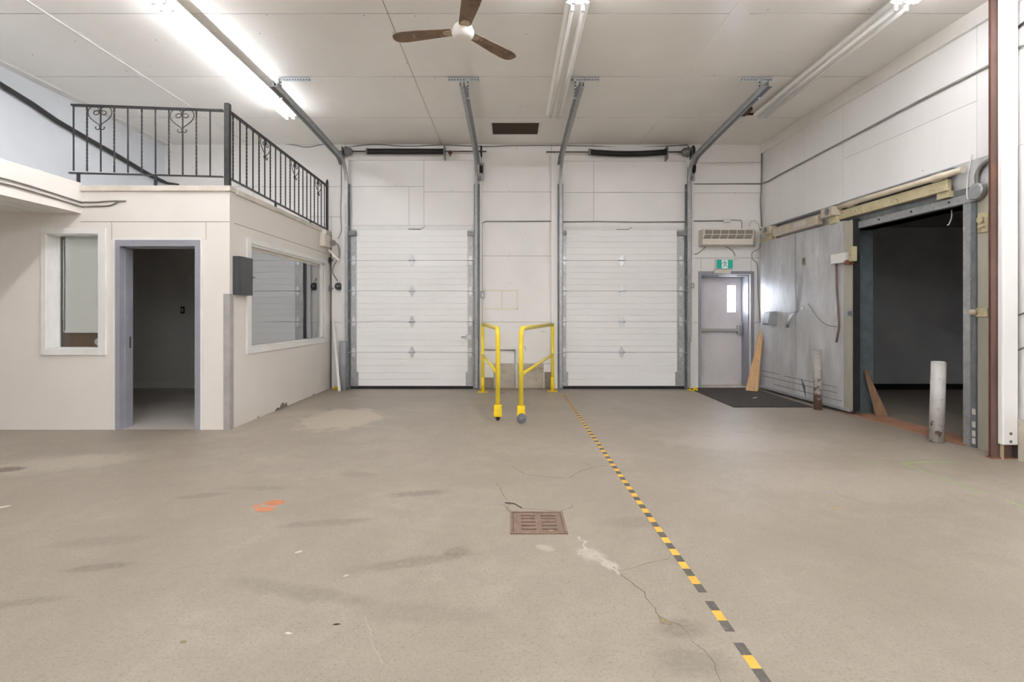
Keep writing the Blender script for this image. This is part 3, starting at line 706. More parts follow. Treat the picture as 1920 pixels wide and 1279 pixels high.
# ================================================================== SLIDING COLD-ROOM DOOR
SY0, SY1, SZ0, SZ1 = 6.9, 9.26, .06, 2.665
r = empty('door_4', RW(6.2, 0, 0), 'big galvanized sliding cold room door with its metal opening frame', 'sliding door', kind='structure')
ys = 8.19
PD = []
for a, b in ((SY0+.16, ys), (ys, SY1)):
    PD.append(MB().rbox(a+.004, b-.004, SZ0, SZ1, .05, .13).build('panel', 'sheet_galv', r))
MB().rbox(SY0, SY0+.157, SZ0, SZ1-.02, .05, .132).build('edge_strip', 'sheet_worn', r)
MB().rbox(SY0-.02, SY0-.001, SZ0, SZ1, .035, .12).build('gasket', 'rubber', r)
MB().rbox(SY0+.02, SY1, .045, .085, .132, .15).build('bottom_bar', 'zinc_bright', r)
MB().rbox(ys-.012, ys+.012, 1.36, SZ1, .13, .136).build('seam_strip', 'galv', r)
for z, a, b in ((.26, 7.2, 9.2), (.34, 7.2, 8.5), (.35, 8.65, 9.2), (.16, 7.1, 8.8)):
    MB().rbox(a, b, z-.006, z+.006, .13, .1315).build('scuff_line', 'scuff_grey', r)
# opening frame: jambs, head, fascia, sill
MB().rbox(OY1-.0, OY1+.03, 0, OZ+.1, -.25, .03).rbox(OY1-.03, OY1, 0, OZ, -.25, .034).build('jamb', 'teal_metal', r)
MB().rbox(5.055, OY0-.06, 0, 2.97, .008, .02).build('jamb', 'sheet_worn', r)
MB().rbox(OY0-.06, OY0+.02, 0, OZ+.02, -.25, .05).build('jamb', 'galv', r)
MB().rbox(OY0-.11, OY0-.06, 0, OZ, .02, .04).build('jamb_strip', 'galv_dark', r)
MB().rbox(5.2, 7.12, OZ, OZ+.09, -.25, .06).build('head', 'galv', r, bevel=.006)
MB().rbox(5.2, 7.12, OZ+.09, OZ+.16, -.1, .045).build('head', 'galv_dark', r)
MB().rbox(5.055, 7.3, OZ+.16, 2.97, .008, .022).build('fascia', 'sheet_galv', r)
for Y in (5.5, 6.0, 6.5, 6.9): MB().rbox(Y, Y+.02, OZ+.04, OZ+.06, .06, .066).build('bolt', 'black_mark', r)
MB().rbox(OY0-.02, OY1+.12, 0, .012, -.25, .09).build('sill_plate', 'sill_rust', r)
for py in (772, 796, 813, 827):
    p = rw(1826, py, .041); MB().rbox(p.y-.018, p.y+.018, p.z-.03, p.z+.03, .04, .043).build('tape_patch', 'paper', r)
# latch gear
p0, p1 = rw(1563, 486, .16), rw(1590, 480, .16)
MB().rbox(p1.y, p0.y, p0.z-.07, p0.z+.06, .132, .2).build('latch_arm', 'plastic_white', r)
q = rw(1596, 476, .2); MB().rbox(q.y-.02, q.y+.05, q.z-.1, q.z+.1, .132, .2).build('latch_block', 'wood_cream', r, bevel=.008)
q2 = rw(1587, 489, .2); MB().rbox(q2.y-.05, q2.y+.05, q2.z-.05, q2.z+.01, .132, .2).build('latch_pivot', 'rust', r)
pts = [rw(1568, 492, .17), rw(1569, 540, .17), rw(1573, 600, .17), rw(1573, 615, .18), rw(1568, 642, .22)]
MB().tube(pts, .016, 6).build('pull_handle', 'rust_column', r)
MB().tube(smooth([rw(1515, 570, .134), rw(1530, 592, .134), rw(1548, 608, .134), rw(1568, 613, .134)]), .006, 4).build('wear_arc', 'scuff_grey', r)
q = rw(1596, 588, .14); MB().rbox(q.y-.02, q.y+.1, q.z-.05, q.z+.05, .132, .15).build('keeper', 'galv', r); MB().rbox(q.y-.021, q.y+.05, q.z-.03, q.z+.03, .15, .155).build('keeper_slot', 'teal_metal', r)
# release handle on the seam
q = rw(1496, 585, .13)
MB().tube([q, q+Vector((-.02, 0, .6))], .009, 6).tube([q+Vector((-.02, 0, .0)), q+Vector((-.13, -.03, -.06)), q+Vector((-.15, .05, -.24))], [.015, .026, .03], 8).build('release_handle', 'zinc_bright', r)
q = rw(1504, 579, .13); MB().lathe([(0, .022), (.008, .018), (.012, .005)], q, (-1, 0, 0), 10).build('rivet', 'plastic_white', r)
q = rw(1503, 710, .132); MB().prism([q, q+Vector((0, -.09, -.1)), q+Vector((0, -.12, -.28)), q+Vector((0, -.02, -.1))], (-.004, 0, 0)).build('torn_flap', 'galv_dark', r)
# number tag
q = rw(1507, 491, .1315); MB().rbox(q.y-.05, q.y+.05, q.z-.075, q.z+.075, .13, .133).build('number_plate', 'sheet_worn', r)
fc = bpy.data.curves.new('number', 'FONT'); fc.body = '8'; fc.size = .15; fc.extrude = .001; fc.align_x = 'CENTER'; fc.align_y = 'CENTER'
fo = bpy.data.objects.new('tmp', fc); COL.objects.link(fo); dg = bpy.context.evaluated_depsgraph_get(); me = bpy.data.meshes.new_from_object(fo.evaluated_get(dg)); bpy.data.objects.remove(fo)
me.materials.clear(); me.materials.append(MATS['black_mark'])
no = bpy.data.objects.new('number', me); COL.objects.link(no); no.parent = r; no.location = Vector(RW(q.y, q.z, .1345))-WLOC[r.name]; no.rotation_euler = (math.pi/2, 0, -math.pi/2+math.atan(RS)); no['label'] = 'black number 8'

# overhead rail of the sliding door
r = empty('sliding_door_rail', RW(7.3, 2.7, .02), 'long sliding door rail with yellowed beam and hangers above the cold room door', 'door rail')
MB().rbox(5.42, 9.33, 2.905, 2.93, .022, .11).build('cover_strip', 'galv_dark', r)
a, b = rw(1806, 318, .13), rw(1592, 382, .13)
MB().tube([a, b, rw(1560, 394, .13)], .035, 10).build('track_tube', 'beige_tube', r)
MB().rbox(5.7, 7.25, 2.835, 2.86, .022, .07).build('track_web', 'galv_dark', r)
MB().rbox(5.47, 7.25, 2.70, 2.82, .07, .12).build('beam', 'wood_cream', r, bevel=.005)
MB().rbox(5.47, 5.62, 2.63, 2.70, .05, .1).build('beam_bracket', 'wood_cream', r)
MB().rbox(7.55, 8.75, 2.70, 2.84, .09, .2).build('hanger_cover', 'beige_tube', r, bevel=.02)
q = rw(1499, 421, .2); MB().rbox(q.y-.16, q.y+.16, q.z-.03, q.z+.04, .2, .202).build('label_plate', 'paper', r)
MB().rbox(8.78, 9.3, 2.66, 2.74, .06, .12).build('beam', 'wood_cream', r)
for i, (px, py) in enumerate(((1437, 436), (1553, 403))):
    q = rw(px, py, .2)
    MB().rbox(q.y-.13, q.y+.13, q.z-.03, q.z+.1, .08, .23).build('hanger_block', 'beige_tube', r, bevel=.015)
    MB().rbox(q.y-.1, q.y+.05, q.z-.13, q.z-.03, .1, .16).build('hanger_leg', 'wood_cream', r)
    MB().cyl(RW(q.y-.02, q.z+.04, .06), RW(q.y-.02, q.z+.04, .235), .05, 14).build('roller_wheel', 'cast_grey', r)
for px, py in ((1597, 383), (1760, 334)):
    q = rw(px, py, .1); MB().rbox(q.y-.07, q.y+.07, q.z-.04, q.z+.05, .06, .13).build('tube_clip', 'beige_tube', r, bevel=.012)

# strike plates and fitting on the jamb
q = rw(1845, 417, .02)
r = empty('strike_plate', RW(q.y, q.z-.1, .02), 'upper yellowed strike plate with round catch beside the cold room opening', 'strike plate')
MB().rbox(q.y-.055, q.y+.055, q.z-.1, q.z+.1, .02, .035).build('plate', 'wood_cream', r, bevel=.004)
MB().lathe([(0, .04), (.012, .038), (.016, .028), (.008, .01)], RW(q.y+.02, q.z+.03, .035), (-1, 0, 0), 14).build('catch', 'wood_cream', r)
MB().rbox(q.y-.03, q.y+.03, q.z-.05, q.z-.035, .035, .06).build('lip', 'beige_tube', r)
q = rw(1841, 586, .02)
r = empty('strike_plate', RW(q.y, q.z-.05, .02), 'lower yellowed strike plate with side hook beside the cold room opening', 'strike plate')
MB().rbox(q.y-.07, q.y+.1, q.z-.045, q.z+.045, .02, .035).build('plate', 'wood_cream', r, bevel=.004)
MB().lathe([(0, .035), (.04, .03), (.05, .01)], RW(q.y+.06, q.z, .035), (-1, 0, 0), 12).build('hook', 'beige_tube', r)
q = rw(1843, 358, .022)
r = empty('conduit_fitting', RW(q.y, q.z-.08, .02), 'round grey electrical fitting with curved conduit above the strike plates', 'junction box')
MB().lathe([(0, .085), (.05, .085), (.06, .075)], RW(q.y+.03, q.z, .022), (-1, 0, 0), 18).build('round_box', 'galv', r)
MB().tube(smooth([RW(q.y+.03, q.z+.07, .05), RW(q.y+.03, q.z+.18, .05), RW(q.y-.03, q.z+.26, .05), RW(q.y-.12, q.z+.29, .05)]), .02, 8).build('elbow', 'cable_grey', r)
o = MB().tube(smooth([rw(1822, 290, .03), rw(1815, 330, .035), rw(1813, 365, .06), rw(1816, 374, .06)]), .006, 6).build('power_cable', 'cable_white'); tag(o, 'white cord hanging down the corner of the cold room opening', 'cord')
o = MB().tube(smooth([RW(5.66, 2.53, -.1), RW(5.66, 2.45, -.1), RW(5.69, 2.38, -.1), RW(5.71, 2.37, -.1)]), .007, 6).build('wire_stub', 'cable_white'); tag(o, 'short white wire stub hanging from the cold room lintel', 'wire')
# dispenser on the sliding door
q = rw(1444, 597, .14)
r = empty('dispenser_box', RW(8.82, 1.18, .13), 'small grey box mounted on the sliding door near the exit', 'box')
MB().prism([RW(8.72, 1.18, .13), RW(8.72, 1.18, .27), RW(8.72, 1.21, .29), RW(8.72, 1.4, .25), RW(8.72, 1.42, .13)], (-.0, .2, 0)).build('body', 'post_grey', r, bevel=.006)
MB().rbox(8.92, 8.95, 1.2, 1.38, .13, .2).build('side_plate', 'plastic_white', r)

# ================================================================== EXIT DOOR
YD = 9.75
r = empty('door_5', ((EX0+EX1)/2, YD, 0), 'grey steel exit door with bright vision pane and push bar', 'door', kind='structure')
pw = [bx(1363.5, YD), bx(1379, YD), bz(585, YD), bz(535.5, YD)]
mb = MB()
for x0, x1, z0, z1 in ((EX0+.02, pw[0], .02, 2.07), (pw[1], EX1-.02, .02, 2.07), (pw[0], pw[1], .02, pw[2]), (pw[0], pw[1], pw[3], 2.07)): mb.box(x0, x1, YD, YD+.045, z0, z1)
leaf = mb.build('door_leaf', 'exit_slab', r)
MB().box(pw[0], pw[1], YD+.02, YD+.03, pw[2], pw[3]).build('vision_pane', 'day_pane', leaf)
for b in ((pw[0]-.02, pw[0], pw[2]-.02, pw[3]+.02), (pw[1], pw[1]+.02, pw[2]-.02, pw[3]+.02), (pw[0], pw[1], pw[3], pw[3]+.02), (pw[0], pw[1], pw[2]-.02, pw[2])): MB().box(b[0], b[1], YD-.006, YD, b[2], b[3]).build('pane_frame', 'exit_slab', leaf)
zb = bz(619, YD)
MB().box(EX0+.06, EX1-.06, YD-.075, YD-.04, zb-.03, zb+.03).build('push_bar', 'chrome', leaf, bevel=.008)
MB().box(EX1-.13, EX1-.04, YD-.08, YD, zb-.08, zb+.09).build('bar_housing', 'chrome', leaf, bevel=.008)
MB().box(EX0+.06, EX0+.12, YD-.07, YD, zb-.035, zb+.035).build('bar_end', 'chrome', leaf)
for a, b, d in ((EX0, EX0+.03, 0), (EX1-.03, EX1, 0)): MB().box(a, b, YB+.05, YD+.06, 0, EZ).build('jamb', 'frame_grey', r)
MB().box(EX0, EX1, YB+.05, YD+.06, 2.075, EZ).build('head', 'frame_grey', r)
MB().box(EX0-.05, EX0, YB-.02, YB-.008, 0, EZ+.05).build('casing', 'frame_grey', r)
MB().box(EX1, EX1+.05, YB-.02, YB-.008, 0, EZ+.05).build('casing', 'frame_grey', r)
MB().box(EX0, EX1, YB-.02, YB-.008, EZ, EZ+.05).build('casing', 'frame_grey', r)
MB().box(EX0, EX1, YB-.0, YB+.05, EZ-.012, EZ).box(EX0, EX0+.012, YB, YB+.05, 0, EZ).box(EX1-.012, EX1, YB, YB+.05, 0, EZ).build('reveal', 'trim_white', r)
MB().box(EX0+.03, EX1-.03, YB+.02, YD+.06, .0, .015).build('threshold', 'cap_tan', r)
p = at(1352, 510, YB-.06)
MB().box(bx(1337), bx(1367), YB-.09, YB-.022, bz(513), bz(506)).build('closer_body', 'plastic_cream', r, bevel=.006)
MB().box(bx(1345), bx(1379), YB-.06, YB-.045, bz(518), bz(516)).build('closer_arm', 'chrome', r)
MB().box(EX0-.0, EX1, YD+.06, YD+.08, 0, EZ).build('weather_backing', 'black_box', r)

# exit sign
r = empty('exit_sign', (bx(1358.5, 9.36), 9.36, bz(505, 9.36)), 'green and white running man exit sign above the exit door', 'exit sign')
s0, s1, z0, z1 = bx(1343, 9.34), bx(1375, 9.34), bz(504.5, 9.34), bz(486, 9.34)
MB().box(s0, s1, 9.345, YB-.009, z0, z1).build('housing', 'plastic_white', r, bevel=.004)
MB().box(s0+.01, s1-.01, 9.3425, 9.3445, z0+.01, z1-.01).build('green_panel', 'sign_green', r)
wc = (bx(1353.8, 9.34)+bx(1364.5, 9.34))/2; ww = .055
MB().box(wc-ww, wc+ww, 9.3405, 9.3423, z0+.012, z1-.012).build('white_panel', 'sign_white', r)
zc = (z0+z1)/2; mb = MB(); L = lambda a, b: mb.cyl((wc+a[0], 9.3395, zc+a[1]), (wc+b[0], 9.3395, zc+b[1]), .0055, 5)
mb.lathe([(-.002, .009), (.001, .009)], (wc-.006, 9.3395, zc+.055), (0, 1, 0), 10)
for a, b in (((.0, .04), (.004, .0)), ((.0, .036), (-.032, .022)), ((-.032, .022), (-.036, .0)), ((.0, .036), (.026, .014)), ((.026, .014), (.04, .022)), ((.004, .0), (-.014, -.028)), ((-.014, -.028), (-.032, -.056)), ((.004, .0), (.02, -.026)), ((.02, -.026), (.04, -.05))): L(a, b)
mb.build('running_figure', 'sign_figure', r)
o = MB().tube(smooth([at(1300, 476, 9.41), at(1307, 476, 9.41), at(1318, 468, 9.41), at(1327, 460, 9.41), at(1345, 459, 9.41), at(1366, 465, 9.41), at(1376, 474, 9.41), at(1379, 484, 9.4)]), .007, 6).build('sign_cable', 'cable_grey'); tag(o, 'grey cable looping under the heater to the exit sign', 'cable')
o = MB().box(bx(1375.5), bx(1381.5), YB-.05, YB-.009, bz(487), bz(481)).build('cable_box', 'plastic_white', bevel=.004); tag(o, 'tiny white junction box at the exit sign corner', 'junction box')

# wall heater
r = empty('wall_heater', (bx(1362, 9.3), 9.35, bz(461)), 'white wall-mounted heater with two rows of grille openings above exit door', 'heater')
Yh = 9.2
A = lambda px, py, Y: at(px, py, Y)
h0, h1 = bx(1309), bx(1416); zt_, zb_ = bz(429, Yh), bz(459, Yh)
g0, g1 = bx(1319, Yh), bx(1415, Yh)
MB().hexa([(g0-.02, Yh, zb_), (g1-.03, Yh, zb_), (h1, YB-.009, zb_-.01), (h0, YB-.009, zb_-.01), (g0, Yh, zt_), (g1, Yh, zt_), (h1, YB-.009, zt_), (h0, YB-.009, zt_)]).build('body', 'plastic_cream', r, bevel=.01)
gm = MB()
for rr_, (ya, yb_) in enumerate(((431.5, 438.5), (440.5, 447.5))):
    for k in range(6):
        xa, xb = 1322+k*15.2, 1322+k*15.2+13.6; sh = -2*rr_
        P = [A(xa+sh-1.3*rr_, yb_, Yh-.004), A(xb+sh-1.3*rr_, yb_, Yh-.004), A(xb+sh*.2, ya, Yh-.004), A(xa+sh*.2, ya, Yh-.004)]
        gr = MB().prism(P, (0, .003, 0)).build('grille', 'grille_dark', r)
        sm = MB()
        for j in range(1, 5):
            f = j/5; a_ = P[0].lerp(P[3], f); b_ = P[1].lerp(P[2], f); sm.tube([a_+Vector((0, -.002, 0)), b_+Vector((0, -.002, 0))], .0016, 4)
        sm.build('grille_bar', 'plastic_cream', gr)
# conduits and small boxes on the back wall
def conduit(pts, lab, rad=.011, mat='conduit', name='conduit', cat='conduit', k=0):
    o = MB().tube(smooth(pts, k) if k else pts, rad, 8).build(name, mat); tag(o, lab, cat); return o
yc = 9.405
conduit([at(903.5, 548, yc), at(903.5, 424, yc), at(905, 418, yc), at(909, 415.5, yc), at(916, 415, yc), at(1033, 415, yc)], 'grey conduit running across the pier between the overhead doors')
conduit([at(1053, 416, yc), at(1120, 415.3, yc), at(1200, 416.5, yc), at(1284, 416, yc)], 'grey conduit running above the right overhead door')
conduit([at(1297.5, 414.5, yc), at(1356, 414, yc)], 'short grey conduit feeding the white box above the heater')
o = MB().box(bx(1355.5), bx(1368), 9.38, YB-.009, bz(418), bz(411)).build('junction_box', 'plastic_white', bevel=.004); tag(o, 'white junction box above the wall heater', 'junction box')
conduit([at(1368, 412.5, yc), at(1389, 413, yc), at(1391, 415, yc), at(1391, 428, yc)], 'thin grey cable from the white box down to the heater', .006, 'cable_grey', 'cable', 'cable')
conduit([at(1299, 345, yc), at(1427, 344.5, yc)], 'grey conduit on the back wall meeting the right wall corner')
conduit([rw(1431, 343, .03), rw(1440, 340, .03), rw(1461, 328, .03), rw(1600, 255, .03), rw(1720, 191, .03), rw(1856, 121, .03)], 'long grey conduit rising along the right wall', .013)
conduit([at(1428.5, 275, 9.40), at(1427.5, 345, 9.40), at(1426, 380, 9.40), at(1428, 425, 9.40)], 'thin grey cable down the back right corner', .009, 'cable_grey', 'cable', 'cable')
conduit([at(1426, 440, 9.3), at(1424, 465, 9.35), at(1411, 473, 9.38), at(1411, 486, 9.4), at(1420, 497, 9.4), at(1421, 540, 9.4), at(1424, 580, 9.38), at(1425, 605, 9.35)], 'thin dark cable sagging beside the exit door', .006, 'cable_grey', 'cable', 'cable', 5)
conduit([at(1405, 424, 9.38), at(1408, 416, 9.38), at(1415, 414.5, 9.38), at(1422, 420, 9.38), at(1425, 430, 9.38)], 'pale cable loop at the right end of the heater', .009, 'plastic_cream', 'cable', 'cable', 5)
r = empty('switch_box', at(904, 560, 9.38), 'small grey switch box on the conduit of the pier', 'switch box')
MB().box(bx(901), bx(908.5), 9.35, YB-.009, bz(559.5), bz(546)).build('body', 'galv', r, bevel=.004); MB().box(bx(903.5), bx(906), 9.335, 9.35, bz(556), bz(550)).build('toggle', 'plastic_white', r)
conduit([at(903.5, 560, yc), at(903.5, 648, yc), at(906, 654, yc), at(912, 656, yc), at(965, 656.5, yc)], 'grey conduit bending behind the left yellow barrier')
conduit([at(965.5, 655, yc), at(965.5, 684, yc), at(966, 725, yc-.03)], 'short grey conduit drop between the yellow barriers', .009)
r = empty('switch_box', at(1294, 411, 9.33), 'small grey switch box beside the looped hand chain', 'switch box')
MB().box(bx(1290), bx(1298), 9.32, 9.359, bz(541), bz(531.5)).build('body', 'galv', r, bevel=.004); MB().box(bx(1292.5), bx(1295), 9.31, 9.32, bz(538.5), bz(534)).build('toggle', 'plastic_white', r)
conduit([at(1297.5, 345, yc), at(1297.5, 420, yc), at(1297.8, 470, yc), at(1300, 476, yc)], 'vertical grey conduit beside the right overhead door', .009)
conduit([at(648, 276, 9.39), at(700, 271, 9.40), at(760, 274, 9.40), at(830, 272, 9.40), at(905, 274.5, 9.40), at(960, 273, 9.40), at(1090, 273, 9.40), at(1180, 276, 9.40), at(1290, 272, 9.40)], 'thin grey cable strung along the top of the back wall', .008, 'cable_grey', 'cable', 'cable', 4)
conduit([at(505, 268, 9.41), at(545, 271, 9.41), at(575, 276, 9.41), at(610, 270, 9.41), at(646, 268, 9.41)], 'short drooping cable under the ceiling beside the left door track', .007, 'cable_grey', 'cable', 'cable', 5)
# scuffs on the pier
for (px, py, w_, h_) in ((985, 655, 2.2, 14), (1018, 622, 9, 2), (941, 601, 3, 2)):
    MB().prism([at(px-w_, py-h_*.5, YB-T-.0005), at(px, py-h_*.3, YB-T-.0005), at(px+w_, py+h_*.5, YB-T-.0005), at(px+w_*.2, py+h_*.1, YB-T-.0005)], (0, -.001, 0)).build('scuff', 'concrete_dark', WB)

for a, b in (((906, 545), (970, 545)), ((970, 543), (970, 581)), ((906, 579.5), (972, 579.5)), ((941, 545), (941, 579))):
    p, q = at(a[0], a[1], YB-T), at(b[0], b[1], YB-T); h = .012
    MB().box(min(p.x, q.x)-(h if p.x == q.x else 0), max(p.x, q.x)+(h if p.x == q.x else 0), YB-T-.001, YB-T, min(p.z, q.z)-(h if p.z == q.z else 0), max(p.z, q.z)+(h if p.z == q.z else 0)).build('tape_residue', 'residue', WB)
def holes(parent, mk, pts):
    mb = MB()
    for p in pts:
        c, d = mk(*p); mb.lathe([(0, .006), (.0015, .006)], c, d, 6)
    mb.build('screw_hole', 'black_mark', parent)['kind'] = 'stuff'
holes(WB, lambda x, y: (at(x, y, YB-T), (0, -1, 0)), ((791, 381), (661, 405), (1166, 360), (1110, 391), (1113, 415), (970, 279), (985, 436), (954, 481), (956, 476), (957, 531), (1355, 281), (385, 281), (312, 285), (1188, 311), (1322, 470), (742, 347), (846, 357), (954, 357), (362, 314), (1378, 361)))
holes(CEIL, lambda x, y: (Vector(((x-VX)/(VY-y)*(ZC-CAMZ), F*(ZC-CAMZ)/(VY-y), ZC)), (0, 0, -1)), ((141, 77), (61, 103), (293, 75), (282, 123), (237, 133), (487, 63), (683, 29), (778, 30), (737, 61), (763, 119), (780, 165), (796, 204), (814, 193), (962, 223), (976, 201), (1085, 222), (987, 64), (1120, 161), (739, 146), (815, 147), (1262, 200), (1340, 140), (1378, 269), (500, 28), (1440, 18), (1630, 17)))
holes(WR, lambda x, y: (rw(x, y, .008), (-1, 0, 0)), ((1516, 221), (1542, 209), (1572, 184), (1604, 168), (1722, 82), (1771, 61), (1827, 15), (1469, 253), (1730, 320)))
# ------------------------------------------------------------------ corner left of the left overhead door
r = empty('emergency_light', (XO+.06, 9.15, 2.62), 'cream emergency light box with lamp head and connectors below the railing end', 'emergency light')
p = at(620, 452, 9.0)
MB().box(XO+.002, XO+.1, 8.88, 9.2, 2.56, 2.77).build('body', 'plastic_cream', r, bevel=.008)
MB().cyl((XO+.03, 9.0, 2.77), (XO+.03, 9.0, 2.80), .015, 8).lathe([(0, .03), (.05, .05), (.06, .055)], (XO+.03, 9.02, 2.82), (.2, -1, -.1), 14).build('lamp_fitting', 'plastic_white', r)
MB().lathe([(0, .03), (.05, .05), (.06, .055)], (XO+.12, 9.2, 2.66), (.6, -1, -.3), 14).build('lamp_fitting', 'cable_grey', r)  # grey cone standing in for a bunch of cable connectors
MB().obox((XO+.19, 9.1, 2.42), (.03, .05, .26), Matrix.Rotation(-.75, 3, 'Y')).build('dangling_cover', 'plastic_cream', r)
r = empty('alarm_bell', at(635, 545, 9.36), 'dark round alarm bell on the wall beside the left overhead door', 'bell')
c = at(635, 537, 9.40)
MB().lathe([(0, .068), (.02, .07), (.04, .06), (.055, .035), (.06, .005)], c, (0, -1, 0), 20).build('gong', 'black_box', r)
MB().lathe([(0, .014), (.012, .01)], c+Vector((0, -.06, 0)), (0, -1, 0), 8).build('nut', 'galv', r)
conduit([(XO+.11, 9.2, 2.62), at(633, 458, 9.36), at(636, 480, 9.36), at(626, 498, 9.36), at(624, 512, 9.36), at(633, 527, 9.38)], 'dark cable curling down to the alarm bell', .009, 'cable_grey', 'cable', 'cable', 5)
conduit([at(640, 285, 9.36), at(640, 350, 9.36), at(639, 400, 9.36), at(640, 432, 9.36), at(634, 448, 9.36)], 'grey cable hanging down beside the left door track', .008, 'cable_grey', 'cable', 'cable', 4)
for i, (py, lab) in enumerate(((488, 'small dark bracket on the office wall under the emergency light'), (541, 'small grey box on the office wall beside the alarm bell'))):
    Y = 957*3.34/(958-(621 if i == 0 else 618.5)); Y = min(Y, 9.38)
    z = bz(py, Y); o = MB().box(XO, XO+.04, Y-.03, Y+.03, z-.05, z+.05).box(XO+.04, XO+.07, Y-.012, Y+.012, z-.015, z+.015).build('wall_box', 'cast_grey' if i else 'black_iron', bevel=.003); tag(o, lab, 'box')
o = MB().cyl(fl(647, 730, 0)+Vector((0, -.12, 0)), fl(647, 730, 0)+Vector((0, -.12, .88)), .062, 20).build('guard_post', 'post_grey'); tag(o, 'short grey guard post at the foot of the left door track', 'post')
for i, (a, b) in enumerate((((640.5, 726), (626, 602)), ((641.5, 722), (630, 612)))):
    p0 = at(a[0]-4, 726, 9.02+i*.06); p0.z = .002; p1 = at(b[0]-1, b[1], 9.38)
    d = (p1-p0).normalized(); s = Vector((1, 0, 0)); s = (s-d*s.dot(d)).normalized(); n = d.cross(s); M = Matrix((s, n, d)).transposed()
    o = MB().obox((p0+p1)/2+Vector((0, 0, .008)), (.04-.01*i, .015, (p1-p0).length), M).build('wood_strip', 'trim_white'); tag(o, ('longer', 'shorter')[i]+' white wood strip leaning beside the grey guard post', 'wood strip', 'leaning white strips')
for px, py, lab in ((633, 730, 'yellow crumpled strap on the floor by the grey guard post'), (1299, 733, 'yellow crumpled strap on the floor at the black mat corner')):
    c = fl(px, py); mb = MB()
    for k in range(9):
        a = c+Vector((random.uniform(-.06, .06), random.uniform(-.08, .02), .008)); b = a+Vector((random.uniform(-.08, .08), random.uniform(-.05, .05), random.uniform(0, .07)))
        mb.tube([a, (a+b)/2+Vector((0, 0, .02)), b], .01, 4)
    o = mb.build('yellow_strap', 'yellow_deep'); tag(o, lab, 'strap')

# key box on the office corner
r = empty('key_box', (XO, 6.26, 1.6), 'dark grey metal key box on the office corner', 'key box')
MB().box(XO+.001, XO+.085, 6.123, 6.40, 1.605, 2.07).build('body', 'black_box', r, bevel=.003)
MB().box(XO+.087, XO+.104, 6.125, 6.40, 1.607, 2.068).build('door', 'black_box', r, bevel=.003)
MB().cyl((XO+.104, 6.375, 1.83), (XO+.13, 6.375, 1.83), .01, 8).box(XO+.12, XO+.15, 6.36, 6.39, 1.822, 1.838).build('key', 'chrome', r)

# ================================================================== YELLOW BARRIERS
def barrier(wp, fp_, lab, wheel_side):
    r = empty('safety_barrier', (wp[0], wp[1], 0), lab, 'barrier', 'yellow pipe barriers between the overhead doors')
    wx, wy = wp; fx, fy = fp_; top = 1.19; R = .03
    MB().cyl((wx, wy, 0), (wx, wy, top), R, 14).build('wall_post', 'yellow', r)
    MB().box(wx-.085, wx+.085, wy-.085, wy+.085, 0, .01).build('base_plate', 'yellow_deep', r)
    MB().cyl((wx, wy, 0.01), (wx, wy, .26), R+.005, 14).build('post_sleeve', 'yellow_deep', r)
    d = Vector((wx-fx, wy-fy, 0)).normalized(); b = Vector((fx, fy, 0)); rad = .1; arc = []
    for k in range(7):
        t = math.pi/2*k/6; arc.append(b+d*(rad-rad*math.cos(t))+Vector((0, 0, top-rad+rad*math.sin(t))))
    MB().tube([b+Vector((0, 0, .14))]+arc+[Vector((wx, wy, top))], R, 14).build('bent_pipe', 'yellow', r)
    MB().cyl((wx, wy, .655), (fx, fy, .60), .022, 12).build('mid_rail', 'yellow', r)
    MB().box(fx-.05, fx+.05, fy-.05, fy+.03, .06, .21).box(fx-.055, fx+.055, fy-.058, fy-.05, .08, .12).build('caster_fork', 'yellow_deep', r, bevel=.006)
    if wheel_side == 'front':
        wl = MB().lathe([(-.02, .02), (-.02, .055), (-.012, .062), (.012, .062), (.02, .055), (.02, .02)], (fx+.005, fy-.085, .062), (0, -1, 0), 24).build('wheel', 'wheel_grey', r)
        MB().lathe([(0, .02), (.014, .014), (.016, .004)], (fx+.005, fy-.105, .062), (0, -1, 0), 10).build('hub', 'cast_grey', wl)
    else:
        wl = MB().lathe([(-.02, .02), (-.02, .05), (-.012, .06), (.012, .06), (.02, .05), (.02, .02)], (fx, fy+.03, .06), (1, -.15, 0), 24).build('wheel', 'rust_dark', r)
barrier((bx(905, 8.98), 8.98), (bx(933.5, 6.56), 6.56), 'left yellow pipe barrier with caster foot', 'side')
barrier((bx(1036, 9.05), 9.05), (bx(977, 6.5), 6.5), 'right yellow pipe barrier with grey caster wheel', 'front')

# ================================================================== BOLLARDS, COLUMN, BOARDS, MAT
def bollard(base, top, rad, mat, lab):
    r = empty('bollard', base, lab, 'bollard', 'steel bollards in front of the cold room')
    b, t = Vector(base), Vector(top)
    MB().cyl(b, t, rad, 20).build('pipe', mat, r)
    d = (t-b).normalized(); MB().lathe([(0, rad+.002), (.006, rad), (.014, rad*.75)], t, d, 20).build('cap', mat, r)
b1 = fl(1533.5, 768); bollard(b1, at(1532, 657, b1.y), .056, 'bollard_rusty', 'rust-footed slim bollard at the corner of the black mat')
b2 = fl(1756, 829); bollard(b2, at(1760, 680, b2.y), .066, 'bollard_paint', 'leaning white-grey bollard in the cold room opening')
r = empty('steel_column', (4.68, 4.94, 0), 'rusty brown steel column at the right edge', 'column')
MB().box(4.572, 4.775, 4.862, 4.876, 0, ZC).box(4.745, 4.757, 4.876, 5.02, 0, ZC).box(4.738, 4.79, 5.02, 5.034, 0, ZC).build('beam', 'rust_column', r)
MB().box(4.566, 4.572, 4.86, 4.88, 0, ZC).build('flange_edge', 'rust_dark', r)
MB().box(4.56, 4.79, 4.845, 4.9, 0, .012).build('base_plate', 'rust', r)
r = empty('white_post', (4.70, 4.82, .14), 'white painted timber post fixed in front of the rusty column', 'post')
